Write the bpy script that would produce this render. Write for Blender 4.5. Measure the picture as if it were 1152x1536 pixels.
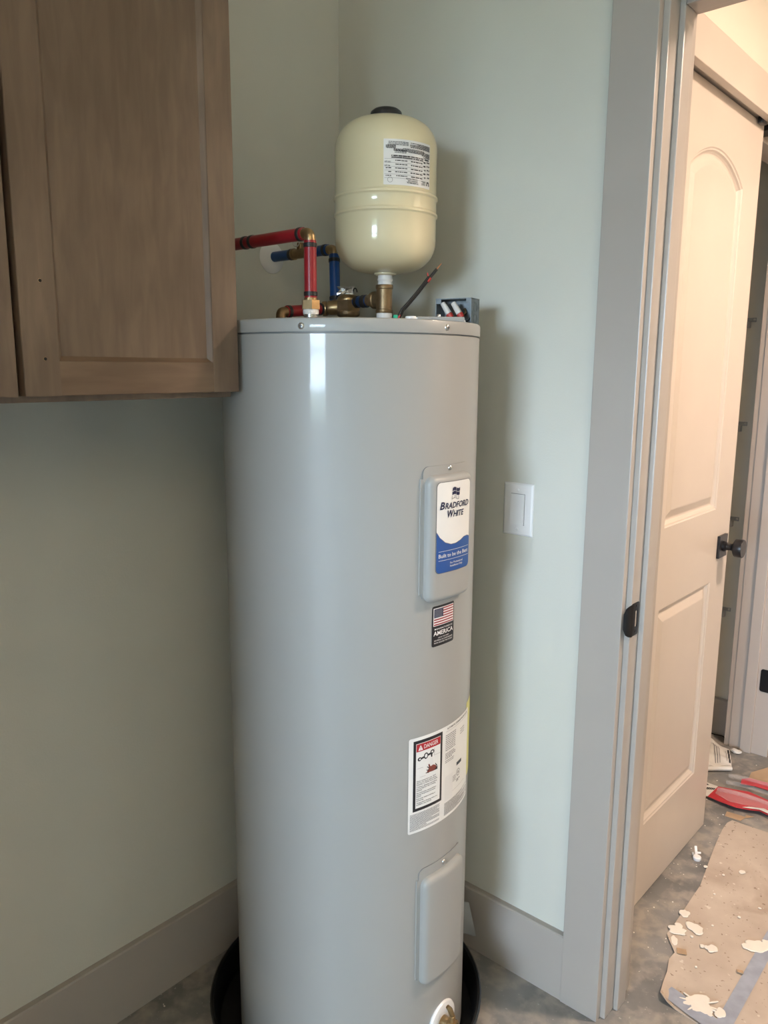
import bpy, bmesh, math, random
from mathutils import Vector, Matrix
random.seed(7)
PI = math.pi
scn = bpy.context.scene
for o in list(bpy.data.objects):
    bpy.data.objects.remove(o)
COL = scn.collection

# ------------------------------------------------------------------ camera
F_PX, YAW, PITCH, ROLL = 1178.2, math.radians(41.28), math.radians(10.418), math.radians(0.341)
CAM = Vector((1.400, -1.425, 1.400))
d = Vector((-math.sin(YAW)*math.cos(PITCH), math.cos(YAW)*math.cos(PITCH), -math.sin(PITCH)))
r = Vector((math.cos(YAW), math.sin(YAW), 0)); u = r.cross(d)
r2 = r*math.cos(ROLL)+u*math.sin(ROLL); u2 = -r*math.sin(ROLL)+u*math.cos(ROLL)
cd = bpy.data.cameras.new('camera'); cam = bpy.data.objects.new('camera', cd); COL.objects.link(cam)
m = Matrix.Identity(4)
for i in range(3):
    m[i][0] = r2[i]; m[i][1] = u2[i]; m[i][2] = -d[i]; m[i][3] = CAM[i]
cam.matrix_world = m
cd.sensor_fit = 'VERTICAL'; cd.sensor_height = 36.0; cd.lens = F_PX/1536*36.0
cd.clip_start = 0.05
scn.camera = cam

# ------------------------------------------------------------------ world, daylight, exposure
w = bpy.data.worlds.new('sky'); scn.world = w; w.use_nodes = True
bg = w.node_tree.nodes['Background']; bg.inputs[0].default_value = (.70, .88, 1.08, 1); bg.inputs[1].default_value = 62.0   # bright overcast sky
WIN = (1.15, 2.65, 0.94, 2.12)      # window in the wall behind the camera: x0 x1 z0 z1
YB = -5.6
la = bpy.data.lights.new('window_portal', 'AREA'); la.shape = 'RECTANGLE'      # guides the sampling of the sky through the window
la.size = WIN[1]-WIN[0]; la.size_y = WIN[3]-WIN[2]; la.cycles.is_portal = True
lo = bpy.data.objects.new('window_portal', la); COL.objects.link(lo)
lo.location = ((WIN[0]+WIN[1])/2, YB-.13, (WIN[2]+WIN[3])/2); lo.rotation_euler = (PI/2, 0, 0)
vs = scn.view_settings
vs.view_transform = 'Standard'; vs.look = 'None'; vs.gamma = 1; vs.exposure = 0.0; vs.use_curve_mapping = False

# ------------------------------------------------------------------ materials
MATS = {}
def mat(name, col, rough=.5, metal=0.0, noise=0.0, nscale=20, stretch=(1, 1, 1), bump=0.0, bscale=60, coat=0.0,
        emit=None, estr=0, trans=0.0, alpha=1.0, col2=None, detail=4, ior=1.5, spec=.5):
    M = bpy.data.materials.new(name); M.use_nodes = True
    nt = M.node_tree; b = nt.nodes['Principled BSDF']
    b.inputs['Base Color'].default_value = (*col, 1); b.inputs['Roughness'].default_value = rough
    b.inputs['Metallic'].default_value = metal; b.inputs['IOR'].default_value = ior
    b.inputs['Specular IOR Level'].default_value = spec
    if coat: b.inputs['Coat Weight'].default_value = coat; b.inputs['Coat Roughness'].default_value = .07
    if trans: b.inputs['Transmission Weight'].default_value = trans
    if alpha < 1: b.inputs['Alpha'].default_value = alpha
    if emit: b.inputs['Emission Color'].default_value = (*emit, 1); b.inputs['Emission Strength'].default_value = estr
    tc = nt.nodes.new('ShaderNodeTexCoord')
    if noise or col2:
        mp = nt.nodes.new('ShaderNodeMapping'); mp.inputs['Scale'].default_value = stretch
        nt.links.new(tc.outputs['Object'], mp.inputs['Vector'])
        n = nt.nodes.new('ShaderNodeTexNoise'); n.inputs['Scale'].default_value = nscale; n.inputs['Detail'].default_value = detail
        nt.links.new(mp.outputs['Vector'], n.inputs['Vector'])
        rp = nt.nodes.new('ShaderNodeValToRGB'); rp.color_ramp.elements[0].position = .32; rp.color_ramp.elements[1].position = .68
        c2 = col2 if col2 else tuple(min(1, c*(1+noise)) for c in col)
        c1 = col if col2 else tuple(c*(1-noise) for c in col)
        rp.color_ramp.elements[0].color = (*c1, 1); rp.color_ramp.elements[1].color = (*c2, 1)
        nt.links.new(n.outputs['Fac'], rp.inputs['Fac']); nt.links.new(rp.outputs['Color'], b.inputs['Base Color'])
    if bump:
        n2 = nt.nodes.new('ShaderNodeTexNoise'); n2.inputs['Scale'].default_value = bscale; n2.inputs['Detail'].default_value = 3
        nt.links.new(tc.outputs['Object'], n2.inputs['Vector'])
        bp = nt.nodes.new('ShaderNodeBump'); bp.inputs['Strength'].default_value = bump; bp.inputs['Distance'].default_value = .002
        nt.links.new(n2.outputs['Fac'], bp.inputs['Height']); nt.links.new(bp.outputs['Normal'], b.inputs['Normal'])
    MATS[name] = M
    return M
mat('wall_paint', (.60, .60, .54), .55, noise=.012, nscale=6, bump=.12, bscale=260)
mat('hall_paint', (.70, .67, .58), .6, noise=.012, nscale=6, bump=.1, bscale=260)
mat('ceiling_paint', (.78, .77, .73), .8, bump=.1, bscale=200)
mat('trim_paint', (.395, .363, .33), .33, noise=.015, nscale=9, bump=.04, bscale=120)
mat('closet_trim_lit', (.50, .445, .40), .36, noise=.012, nscale=9, bump=.04, bscale=90)  # same taupe as trim_paint, paler: warm hall light put into the colour
mat('door_paint', (.56, .50, .44), .36, noise=.012, nscale=9, bump=.04, bscale=90)
mat('heater_paint', (.335, .338, .324), .42, noise=.006, nscale=10, coat=.32, bump=.010, bscale=420, spec=.3)
mat('heater_dark', (.20, .21, .21), .4)
mat('tank_paint', (.68, .61, .40), .42, noise=.012, nscale=14, coat=.5, bump=.02, bscale=300, spec=.3)
mat('black_plastic', (.018, .018, .019), .42, bump=.05)
mat('pan_black', (.008, .008, .009), .3, noise=.3, nscale=30)
mat('black_metal', (.02, .02, .022), .33, metal=.4)
mat('red_pex', (.31, .016, .024), .33, noise=.05, nscale=40)
mat('blue_pex', (.008, .060, .22), .33, noise=.05, nscale=40)
mat('brass', (.38, .265, .135), .36, metal=.9, noise=.12, nscale=60, bump=.1, bscale=150)
mat('old_brass', (.27, .19, .105), .46, metal=.85, noise=.2, nscale=50, bump=.25, bscale=160)
mat('steel', (.62, .62, .60), .3, metal=1.0, noise=.08, nscale=40)
mat('galvanised', (.19, .21, .22), .48, metal=.6, noise=.22, nscale=70, bump=.1, bscale=60)
mat('white_plastic', (.82, .82, .82), .3, noise=.01, nscale=20)
mat('teflon_tape', (.80, .80, .78), .5, bump=.4, bscale=300)
mat('label_white', (.76, .76, .74), .32, noise=.01, nscale=20)
mat('label_silver', (.72, .72, .71), .3, noise=.02, nscale=30)
mat('ink_black', (.020, .020, .024), .4)
mat('ink_grey', (.16, .16, .17), .4)
mat('ink_navy', (.015, .018, .06), .4)
mat('ink_blue', (.022, .085, .30), .28, noise=.03, nscale=20)
mat('ink_red', (.42, .022, .030), .35)
mat('ink_flagred', (.30, .03, .04), .35)
mat('ink_white', (.80, .80, .79), .35)
mat('ink_brown', (.22, .055, .04), .4)
mat('ink_yellow', (.62, .60, .16), .4)
mat('cardboard_scrap', (.43, .30, .19), .85, noise=.1, nscale=20)
mat('blue_tape', (.31, .345, .42), .65, noise=.12, nscale=30)
mat('dried_paint', (.78, .75, .68), .5, noise=.02, nscale=30, bump=.2, bscale=120)
mat('red_print', (.52, .035, .045), .3, noise=.06, nscale=40)
mat('paper_white', (.70, .68, .64), .55, noise=.03, nscale=30)
mat('clear_plastic', (.85, .85, .85), .12, alpha=.10)
mat('sheet_grey', (.36, .37, .37), .3, noise=.04, nscale=30)
mat('green_screw', (.05, .50, .30), .3, metal=.3)
mat('orange_plastic', (.7, .25, .08), .4)
mat('copper', (.62, .28, .15), .3, metal=1.0)
mat('wire_black', (.016, .015, .015), .45)
mat('wire_red', (.50, .05, .04), .45)
mat('lamp_glow', (.9, .85, .75), .5, emit=(1, .74, .50), estr=9)
mat('lamp_rim', (.75, .74, .72), .4)
mat('lawn', (.06, .085, .035), .9, noise=.3, nscale=3)
mat('recess_shade', (.012, .011, .010), .8)  # near-black: shade of gaps and holes put into the colour
mat('window_trim', (.7, .7, .68), .4)

def concrete(name):
    M = bpy.data.materials.new(name); M.use_nodes = True; nt = M.node_tree; b = nt.nodes['Principled BSDF']
    b.inputs['Roughness'].default_value = .6
    tc = nt.nodes.new('ShaderNodeTexCoord')
    def noise(scale, det, p0, p1, c0, c1, dist=0):
        n = nt.nodes.new('ShaderNodeTexNoise'); n.inputs['Scale'].default_value = scale; n.inputs['Detail'].default_value = det; n.inputs['Distortion'].default_value = dist
        nt.links.new(tc.outputs['Object'], n.inputs['Vector'])
        rp = nt.nodes.new('ShaderNodeValToRGB'); e = rp.color_ramp.elements; e[0].position = p0; e[1].position = p1; e[0].color = (*c0, 1); e[1].color = (*c1, 1)
        nt.links.new(n.outputs['Fac'], rp.inputs['Fac']); return rp
    base = noise(6, 9, .3, .7, (.15, .15, .148), (.27, .268, .26), .4)
    dust = noise(24, 14, .44, .64, (0, 0, 0), (.6, .6, .6), .25)
    spk = noise(130, 3, .66, .72, (0, 0, 0), (.7, .7, .7))
    cur = base
    for fac, col in ((dust, (.42, .375, .325)), (spk, (.46, .44, .41))):
        mx = nt.nodes.new('ShaderNodeMix'); mx.data_type = 'RGBA'; mx.inputs[7].default_value = (*col, 1)
        nt.links.new(fac.outputs['Color'], mx.inputs[0]); nt.links.new(cur.outputs[2] if cur is not base else cur.outputs['Color'], mx.inputs[6]); cur = mx
    nt.links.new(cur.outputs[2], b.inputs['Base Color'])
    n2 = nt.nodes.new('ShaderNodeTexNoise'); n2.inputs['Scale'].default_value = 60; n2.inputs['Detail'].default_value = 6; nt.links.new(tc.outputs['Object'], n2.inputs['Vector'])
    bp = nt.nodes.new('ShaderNodeBump'); bp.inputs['Strength'].default_value = .25; bp.inputs['Distance'].default_value = .002
    nt.links.new(n2.outputs['Fac'], bp.inputs['Height']); nt.links.new(bp.outputs['Normal'], b.inputs['Normal'])
    MATS[name] = M
concrete('concrete')
def dirty_card(name):
    M = bpy.data.materials.new(name); M.use_nodes = True; nt = M.node_tree; b = nt.nodes['Principled BSDF']
    b.inputs['Roughness'].default_value = .85; tc = nt.nodes.new('ShaderNodeTexCoord')
    def noise(scale, det, p0, p1, c0, c1, dist=0):
        n = nt.nodes.new('ShaderNodeTexNoise'); n.inputs['Scale'].default_value = scale; n.inputs['Detail'].default_value = det; n.inputs['Distortion'].default_value = dist
        nt.links.new(tc.outputs['Object'], n.inputs['Vector'])
        rp = nt.nodes.new('ShaderNodeValToRGB'); e = rp.color_ramp.elements; e[0].position = p0; e[1].position = p1; e[0].color = (*c0, 1); e[1].color = (*c1, 1)
        nt.links.new(n.outputs['Fac'], rp.inputs['Fac']); return rp.outputs['Color']
    cur = noise(9, 7, .32, .68, (.44, .37, .31), (.55, .48, .41))
    for fac, col in ((noise(5, 9, .56, .74, (0, 0, 0), (.75, .75, .75), .5), (.27, .19, .135)), (noise(95, 2, .67, .72, (0, 0, 0), (.8, .8, .8)), (.20, .14, .10)), (noise(42, 2, .70, .74, (0, 0, 0), (.8, .8, .8)), (.66, .62, .55))):
        mx = nt.nodes.new('ShaderNodeMix'); mx.data_type = 'RGBA'; mx.inputs[7].default_value = (*col, 1)
        nt.links.new(fac, mx.inputs[0]); nt.links.new(cur, mx.inputs[6]); cur = mx.outputs[2]
    nt.links.new(cur, b.inputs['Base Color']); MATS[name] = M
dirty_card('cardboard')
def wood(name, axis, c1=(.158, .106, .070), c2=(.228, .160, .110)):
    M = bpy.data.materials.new(name); M.use_nodes = True; nt = M.node_tree; b = nt.nodes['Principled BSDF']
    b.inputs['Roughness'].default_value = .42
    tc = nt.nodes.new('ShaderNodeTexCoord')
    def layer(scale, stretch, det):
        mp = nt.nodes.new('ShaderNodeMapping'); mp.inputs['Scale'].default_value = stretch
        nt.links.new(tc.outputs['Object'], mp.inputs['Vector'])
        n = nt.nodes.new('ShaderNodeTexNoise'); n.inputs['Scale'].default_value = scale; n.inputs['Detail'].default_value = det
        n.inputs['Distortion'].default_value = .6
        nt.links.new(mp.outputs['Vector'], n.inputs['Vector']); return n
    st = (1, 1, .14) if axis == 'z' else (1, .12, 1)
    a = layer(7, (1, 1, .5) if axis == 'z' else (1, .5, 1), 5); f = layer(70, st, 6)
    rp = nt.nodes.new('ShaderNodeValToRGB'); e = rp.color_ramp.elements
    e[0].position = .3; e[1].position = .7; e[0].color = (*c1, 1); e[1].color = (*c2, 1)
    nt.links.new(a.outputs['Fac'], rp.inputs['Fac'])
    mx = nt.nodes.new('ShaderNodeMix'); mx.data_type = 'RGBA'; mx.blend_type = 'MULTIPLY'; mx.inputs['Factor'].default_value = .5
    rp2 = nt.nodes.new('ShaderNodeValToRGB'); e = rp2.color_ramp.elements
    e[0].position = .35; e[1].position = .65; e[0].color = (.62, .60, .58, 1); e[1].color = (1, 1, 1, 1)
    nt.links.new(f.outputs['Fac'], rp2.inputs['Fac'])
    nt.links.new(rp.outputs['Color'], mx.inputs[6]); nt.links.new(rp2.outputs['Color'], mx.inputs[7])
    nt.links.new(mx.outputs[2], b.inputs['Base Color'])
    bp = nt.nodes.new('ShaderNodeBump'); bp.inputs['Strength'].default_value = .12; bp.inputs['Distance'].default_value = .001
    nt.links.new(f.outputs['Fac'], bp.inputs['Height']); nt.links.new(bp.outputs['Normal'], b.inputs['Normal'])
    MATS[name] = M
wood('wood_upright', 'z'); wood('wood_across', 'y', (.148, .093, .057), (.208, .137, .087)); wood('wood_panel', 'z', (.150, .101, .067), (.218, .153, .105))

# ------------------------------------------------------------------ helpers
ORIG = {}
def link(name, verts, faces, material, parent=None, smooth=False, origin=None):
    """verts in world coordinates; children live in the frame of their thing's base point"""
    if parent is not None:
        org = ORIG[parent.name]
    elif origin is not None:
        org = Vector(origin)
    else:
        lo_ = [min(v[i] for v in verts) for i in range(3)]; hi_ = [max(v[i] for v in verts) for i in range(3)]
        org = Vector(((lo_[0]+hi_[0])/2, (lo_[1]+hi_[1])/2, lo_[2]))
    me = bpy.data.meshes.new(name)
    me.from_pydata([(v[0]-org[0], v[1]-org[1], v[2]-org[2]) for v in verts], [], faces); me.update()
    if material: me.materials.append(MATS[material])
    if smooth:
        try: me.shade_smooth()
        except Exception: me.polygons.foreach_set('use_smooth', [True]*len(me.polygons))
        if smooth != 'all':
            try: me.set_sharp_from_angle(angle=math.radians(38))
            except Exception: pass
    ob = bpy.data.objects.new(name, me); COL.objects.link(ob)
    if parent is not None:
        ob.parent = parent
    else:
        ob.location = org
    ORIG[ob.name] = org
    return ob
def thing(name, loc, label, cat, group=None, kind=None):
    o = bpy.data.objects.new(name, None); COL.objects.link(o); o.location = loc; o.empty_display_size = .05
    ORIG[o.name] = Vector(loc); tag(o, label, cat, group, kind); return o
def tag(o, label=None, cat=None, group=None, kind=None):
    if label: o['label'] = label
    if cat: o['category'] = cat
    if group: o['group'] = group
    if kind: o['kind'] = kind
    return o
def struct(o, label=None, cat=None):
    return tag(o, label, cat, kind='structure')
class MB:
    def __init__(s): s.v = []; s.f = []
    def add(s, v, f):
        n = len(s.v); s.v += [tuple(p) for p in v]; s.f += [tuple(i+n for i in q) for q in f]; return s
    def box(s, x0, x1, y0, y1, z0, z1, bev=0, M=None):
        if bev <= 0:
            v = [(x, y, z) for z in (z0, z1) for y in (y0, y1) for x in (x0, x1)]
            f = [(0, 2, 3, 1), (4, 5, 7, 6), (0, 1, 5, 4), (2, 6, 7, 3), (0, 4, 6, 2), (1, 3, 7, 5)]
        else:
            bm = bmesh.new(); bmesh.ops.create_cube(bm, size=1)
            for q in bm.verts: q.co = Vector((x0+(q.co.x+.5)*(x1-x0), y0+(q.co.y+.5)*(y1-y0), z0+(q.co.z+.5)*(z1-z0)))
            bmesh.ops.bevel(bm, geom=bm.edges[:], offset=bev, segments=2, affect='EDGES', profile=.6)
            bm.verts.index_update(); v = [tuple(q.co) for q in bm.verts]; f = [tuple(q.index for q in p.verts) for p in bm.faces]; bm.free()
        if M is not None: v = [tuple(M @ Vector(q)) for q in v]
        return s.add(v, f)
    def lathe(s, prof, seg=32, M=None, a0=0, a1=2*PI):
        v = []; f = []; n = len(prof); full = abs(a1-a0-2*PI) < 1e-6; cnt = seg if full else seg+1
        for k in range(cnt):
            a = a0+(a1-a0)*k/seg
            for (rr, z) in prof: v.append((rr*math.cos(a), rr*math.sin(a), z))
        for k in range(seg):
            k2 = (k+1) % cnt
            for i in range(n-1):
                a, b, c, e = k*n+i, k2*n+i, k2*n+i+1, k*n+i+1
                if prof[i][0] < 1e-9: f.append((a, c, e))
                elif prof[i+1][0] < 1e-9: f.append((a, b, e))
                else: f.append((a, b, c, e))
        if M is not None: v = [tuple(M @ Vector(q)) for q in v]
        return s.add(v, f)
    def cyl(s, p, q, rad, seg=20, rad2=None, bev=0.0):
        p = Vector(p); q = Vector(q); L = (q-p).length; r2_ = rad if rad2 is None else rad2
        b = bev
        prof = [(0, 0), (rad-b, 0), (rad, b), (r2_, L-b), (r2_-b, L), (0, L)] if b else [(0, 0), (rad, 0), (r2_, L), (0, L)]
        M = Matrix.Translation(p) @ (q-p).to_track_quat('Z', 'Y').to_matrix().to_4x4()
        return s.lathe(prof, seg, M)
    def tube(s, pts, rad, seg=12, cap=True, closed=False):
        pts = [Vector(p) for p in pts]; n = len(pts); v = []; f = []
        t0 = (pts[1]-pts[0]).normalized(); nn = t0.orthogonal().normalized()
        for i, p in enumerate(pts):
            t = (pts[min(i+1, n-1)]-pts[max(i-1, 0)]).normalized()
            nn = (nn-t*nn.dot(t)).normalized(); bb = t.cross(nn)
            rr = rad[i] if isinstance(rad, (list, tuple)) else rad
            for k in range(seg):
                a = 2*PI*k/seg; v.append(tuple(p+(nn*math.cos(a)+bb*math.sin(a))*rr))
        for i in range(n-1):
            for k in range(seg):
                k2 = (k+1) % seg; f.append((i*seg+k, i*seg+k2, (i+1)*seg+k2, (i+1)*seg+k))
        if cap: f.append(tuple(range(seg-1, -1, -1))); f.append(tuple((n-1)*seg+k for k in range(seg)))
        return s.add(v, f)
    def prism(s, poly, z0, z1, M=None):
        """polygon in xy extruded along z"""
        n = len(poly); v = [(x, y, z0) for x, y in poly]+[(x, y, z1) for x, y in poly]
        f = [tuple(range(n-1, -1, -1)), tuple(range(n, 2*n))]+[(i, (i+1) % n, n+(i+1) % n, n+i) for i in range(n)]
        if M is not None: v = [tuple(M @ Vector(q)) for q in v]
        return s.add(v, f)
    def build(s, name, material, parent=None, smooth=False, origin=None):
        return link(name, s.v, s.f, material, parent, smooth, origin)
def axis_m(p, zdir, xdir=None):
    z = Vector(zdir).normalized()
    x = Vector(xdir) if xdir else z.orthogonal(); x = (x-z*x.dot(z)).normalized(); y = z.cross(x)
    M = Matrix.Identity(4)
    for i in range(3): M[i][0] = x[i]; M[i][1] = y[i]; M[i][2] = z[i]; M[i][3] = p[i]
    return M
def hexa(rad, n=6, ph=0): return [(rad*math.cos(2*PI*k/n+ph), rad*math.sin(2*PI*k/n+ph)) for k in range(n)]
def patch(name, u0, u1, lo, hi, mapper, off, material, parent, nu=16, nv=6):
    """sheet between lo(u) and hi(u), laid over a surface by mapper(u, v, off)"""
    v = []; f = []
    L = lo if callable(lo) else (lambda q: lo); H = hi if callable(hi) else (lambda q: hi)
    us = u0 if isinstance(u0, list) else [u0+(u1-u0)*i/nu for i in range(nu+1)]
    nu = len(us)-1
    for a in us:
        for j in range(nv+1):
            t = j/nv; v.append(mapper(a, L(a)*(1-t)+H(a)*t, off))
    for i in range(nu):
        for j in range(nv):
            a = i*(nv+1)+j; f.append((a, a+nv+1, a+nv+2, a+1))
    return link(name, v, f, material, parent, True)
def round_us(u0, u1, rad, n=14):
    c = [rad*(1-math.cos(PI/2*k/5)) for k in range(6)]
    mid = [u0+rad+(u1-u0-2*rad)*k/n for k in range(1, n)]
    return [u0+q for q in c]+mid+[u1-q for q in reversed(c)]
def round_lim(u0, u1, v0, v1, rad):
    def ins(a):
        e = min(a-u0, u1-a)
        return 0 if e >= rad else rad-math.sqrt(max(0, rad*rad-(rad-e)**2))
    return (lambda a: v0+ins(a)), (lambda a: v1-ins(a))
def rsheet(name, u0, u1, v0, v1, rad, mapper, off, material, parent, nv=6, n=14):
    l, h = round_lim(u0, u1, v0, v1, rad)
    return patch(name, round_us(u0, u1, rad, n), None, l, h, mapper, off, material, parent, nv=nv)
def quads(name, rects, mapper, off, material, parent, nu=2):
    if name == 'rule_line' and len(rects) > 1 and len(rects) < 4:
        for q in rects: quads(name, [q], mapper, off, material, parent, nu)
        return
    mb = MB()
    for (a, b, c, e) in rects:
        for i in range(nu):
            p, q = a+(b-a)*i/nu, a+(b-a)*(i+1)/nu
            mb.add([mapper(p, c, off), mapper(q, c, off), mapper(q, e, off), mapper(p, e, off)], [(0, 1, 2, 3)])
    o = mb.build(name, material, parent)
    if len(rects) > 1: o['kind'] = 'stuff'
    return o
def poly2d(name, polys, mapper, off, material, parent):
    mb = MB()
    for p in polys:
        mb.add([mapper(x, y, off) for x, y in p], [tuple(range(len(p)))])
    return mb.build(name, material, parent)
def text(name, lines, mapper, off, material, parent):
    """lines: (string, u, v, height, width or None, shear, bold, align)"""
    mb = MB()
    for (s, u_, v_, h, wd, shear, bold, al) in lines:
        cu = bpy.data.curves.new('t', 'FONT'); cu.body = s; cu.size = 1; cu.shear = shear; cu.offset = bold; cu.resolution_u = 2
        ob = bpy.data.objects.new('t', cu); COL.objects.link(ob)
        dg = bpy.context.evaluated_depsgraph_get(); dg.update()
        me = ob.evaluated_get(dg).to_mesh()
        vv = [(q.co.x, q.co.y) for q in me.vertices]; ff = [tuple(p.vertices) for p in me.polygons]
        ob.evaluated_get(dg).to_mesh_clear()
        bpy.data.objects.remove(ob); bpy.data.curves.remove(cu)
        if not vv: continue
        x0 = min(q[0] for q in vv); x1 = max(q[0] for q in vv)
        sy = h/.70; sx = sy if wd is None else wd/(x1-x0)
        W = (x1-x0)*sx; du = {'l': 0, 'c': -W/2, 'r': -W}[al]
        mb.add([mapper(u_+du+(x-x0)*sx, v_+y*sy, off) for x, y in vv], ff)
    return mb.build(name, material, parent)
def word_bars(u0, u1, v0, v1, n, h, seed, fill=1.0):
    """rows of word-length bars: print too small to read"""
    rg = random.Random(seed); out = []
    for i in range(n):
        v = v1-(v1-v0)*(i+.5)/n; a = u0; end = u0+(u1-u0)*(1 if rg.random() < .7 else rg.uniform(.5, .95))*fill
        while a < end-h:
            b = min(end, a+h*rg.uniform(1.2, 5)); out.append((a, b, v-h/2, v+h/2)); a = b+h*.6
    return out

# ------------------------------------------------------------------ room shell
YW = .016        # face of the wall with the doorway
XL = -.016       # face of the wall behind the cabinet
ZC = 2.74; ZH = 2.44; XR = 3.4; WB = .139   # WB: hall face of the doorway wall
JX = .785; JX2 = 1.598; HEADZ = 2.039
# floor
mb = MB(); mb.box(-.46, XR+.1, YB-.12, 3.6, -.1, 0)
fl = struct(mb.build('floor', 'concrete'), 'grey mottled concrete slab floor', 'floor')
mb = MB(); mb.box(XL-.12, XR+.1, YB-.12, WB, ZC, ZC+.08); struct(mb.build('ceiling', 'ceiling_paint'), 'white ceiling of the utility room', 'ceiling')
mb = MB(); mb.box(-.45, XR+.1, WB, 3.6, ZH, ZH+.08); struct(mb.build('ceiling', 'ceiling_paint'), 'white ceiling of the hall beyond the doorway', 'ceiling')
mb = MB(); mb.box(XL-.12, XL, YB-.12, WB, 0, ZC); struct(mb.build('wall_left', 'wall_paint'), 'pale green-grey wall behind the cabinet', 'wall')
mb = MB(); mb.box(XL, JX-.02, YW, WB, 0, ZC); mb.box(JX-.02, JX2+.02, YW, WB, HEADZ+.02, ZC); mb.box(JX2+.02, XR, YW, WB, 0, ZC)
struct(mb.build('wall_back', 'wall_paint'), 'pale green-grey wall with the light switch and doorway', 'wall')
mb = MB(); mb.box(XR, XR+.1, YB-.12, 3.6, 0, ZC); struct(mb.build('wall_right', 'wall_paint'), 'pale wall to the right, out of frame', 'wall')
mb = MB(); x0, x1, z0, z1 = WIN
mb.box(XL, x0, YB-.12, YB, 0, ZC); mb.box(x1, XR, YB-.12, YB, 0, ZC); mb.box(x0, x1, YB-.12, YB, 0, z0); mb.box(x0, x1, YB-.12, YB, z1, ZC)
struct(mb.build('wall_front', 'wall_paint'), 'pale wall with a window behind the camera', 'wall')
mb = MB(); mb.box(-30, 34, -60, YB-.13, -.35, -.30); struct(mb.build('ground_outside', 'lawn'), 'lawn outside the window behind the camera', 'ground')
# window behind the camera
wn = thing('window_1', ((x0+x1)/2, YB, z0), 'white framed window behind the camera', 'window', kind='structure')
mb = MB(); t = .045
mb.box(x0, x0+t, YB-.1, YB-.02, z0, z1); mb.box(x1-t, x1, YB-.1, YB-.02, z0, z1); mb.box(x0+t, x1-t, YB-.1, YB-.02, z0, z0+t); mb.box(x0+t, x1-t, YB-.1, YB-.02, z1-t, z1)
mb.box(x0+t, x1-t, YB-.09, YB-.03, (z0+z1)/2-.02, (z0+z1)/2+.02); mb.build('window_frame', 'window_trim', wn)
mb = MB(); mb.box(x0-.09, x0, YB, YB+.018, z0-.09, z1+.09); mb.box(x1, x1+.09, YB, YB+.018, z0-.09, z1+.09); mb.box(x0, x1, YB, YB+.018, z1, z1+.09); mb.box(x0, x1, YB, YB+.03, z0-.09, z0)
mb.build('window_casing', 'trim_paint', wn)
# baseboards with an eased top edge
def board(name, p0, p1, nrm, h=.160, th=.016, ez=.003):
    p0 = Vector(p0); p1 = Vector(p1); n = Vector(nrm)
    prof = [(0, 0), (th, 0), (th, h-ez), (th-ez, h), (0, h)]
    v = [tuple(p+n*a+Vector((0, 0, b))) for p in (p0, p1) for a, b in prof]; k = len(prof)
    f = [(i, (i+1) % k, k+(i+1) % k, k+i) for i in range(k)]+[tuple(range(k)), tuple(range(2*k-1, k-1, -1))]
    return link(name, v, f, 'trim_paint')
struct(board('baseboard_left', (XL, YB, 0), (XL, YW-.016, 0), (1, 0, 0)), 'taupe baseboard below the cabinet wall', 'baseboard')
struct(board('baseboard_back', (XL, YW, 0), (.686, YW, 0), (0, -1, 0)), 'taupe baseboard between corner and door casing', 'baseboard')
# doorway trim: casing, jambs, stops
t1 = thing('trim_1', (.735, YW, 0), 'taupe flat casing and jamb of the near doorway', 'door frame', kind='structure')
mb = MB(); mb.box(.686, .774, -.003, YW, 0, 2.14, .0018); mb.build('casing', 'trim_paint', t1)
mb = MB(); mb.box(JX2+.011, JX2+.099, -.003, YW, 0, 2.14, .0018); mb.build('casing', 'trim_paint', t1)
mb = MB(); mb.box(.774, JX2+.011, -.003, YW, 2.050, 2.14, .0018); mb.build('head_casing', 'trim_paint', t1)
mb = MB(); mb.box(JX-.02, JX, .0165, WB, 0, HEADZ+.02, .0022); mb.build('jamb', 'trim_paint', t1)
mb = MB(); mb.box(JX2, JX2+.02, .0165, WB, 0, HEADZ+.02, .0022); mb.build('jamb', 'trim_paint', t1)
mb = MB(); mb.box(JX, JX2, .0165, WB, HEADZ, HEADZ+.02, .002); mb.build('head_jamb', 'trim_paint', t1)
mb = MB(); mb.box(JX, JX+.011, .056, .098, 0, HEADZ, .0028); mb.build('door_stop', 'trim_paint', t1)
mb = MB(); mb.box(JX2-.011, JX2, .056, .098, 0, HEADZ, .0028); mb.build('door_stop', 'trim_paint', t1)
mb = MB(); mb.box(JX+.011, JX2-.011, .056, .098, HEADZ-.011, HEADZ, .0028); mb.build('door_stop', 'trim_paint', t1)
mb = MB(); mb.box(.700, .776, WB, WB+.018, 0, 2.14, .0018); mb.build('casing', 'trim_paint', t1)
mb = MB(); mb.box(.776, 1.70, WB, WB+.018, 2.05, 2.14, .0018); mb.build('head_casing', 'trim_paint', t1)
# strike plate on the jamb
sp = thing('strike_plate', (JX, .03, .872), 'black strike plate with curved lip on the near door jamb', 'strike plate')
mb = MB()
pl = [(.021, .876), (.047, .876), (.050, .879), (.050, .941), (.047, .944), (.021, .944)]
hole = [(.034, .893), (.044, .893), (.044, .927), (.034, .927)]
bm = bmesh.new()
def ring(bm, pts): 
    vs_ = [bm.verts.new((0, a, b)) for a, b in pts]; return [bm.edges.new((vs_[i], vs_[(i+1) % len(vs_)])) for i in range(len(vs_))]
eds = ring(bm, pl)+ring(bm, hole)
bmesh.ops.triangle_fill(bm, use_beauty=True, use_dissolve=False, edges=eds)
ex = bmesh.ops.extrude_face_region(bm, geom=bm.faces[:])
for q in ex['geom']:
    if isinstance(q, bmesh.types.BMVert): q.co.x += .0016
bmesh.ops.recalc_face_normals(bm, faces=bm.faces[:]); bm.verts.index_update()
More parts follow.
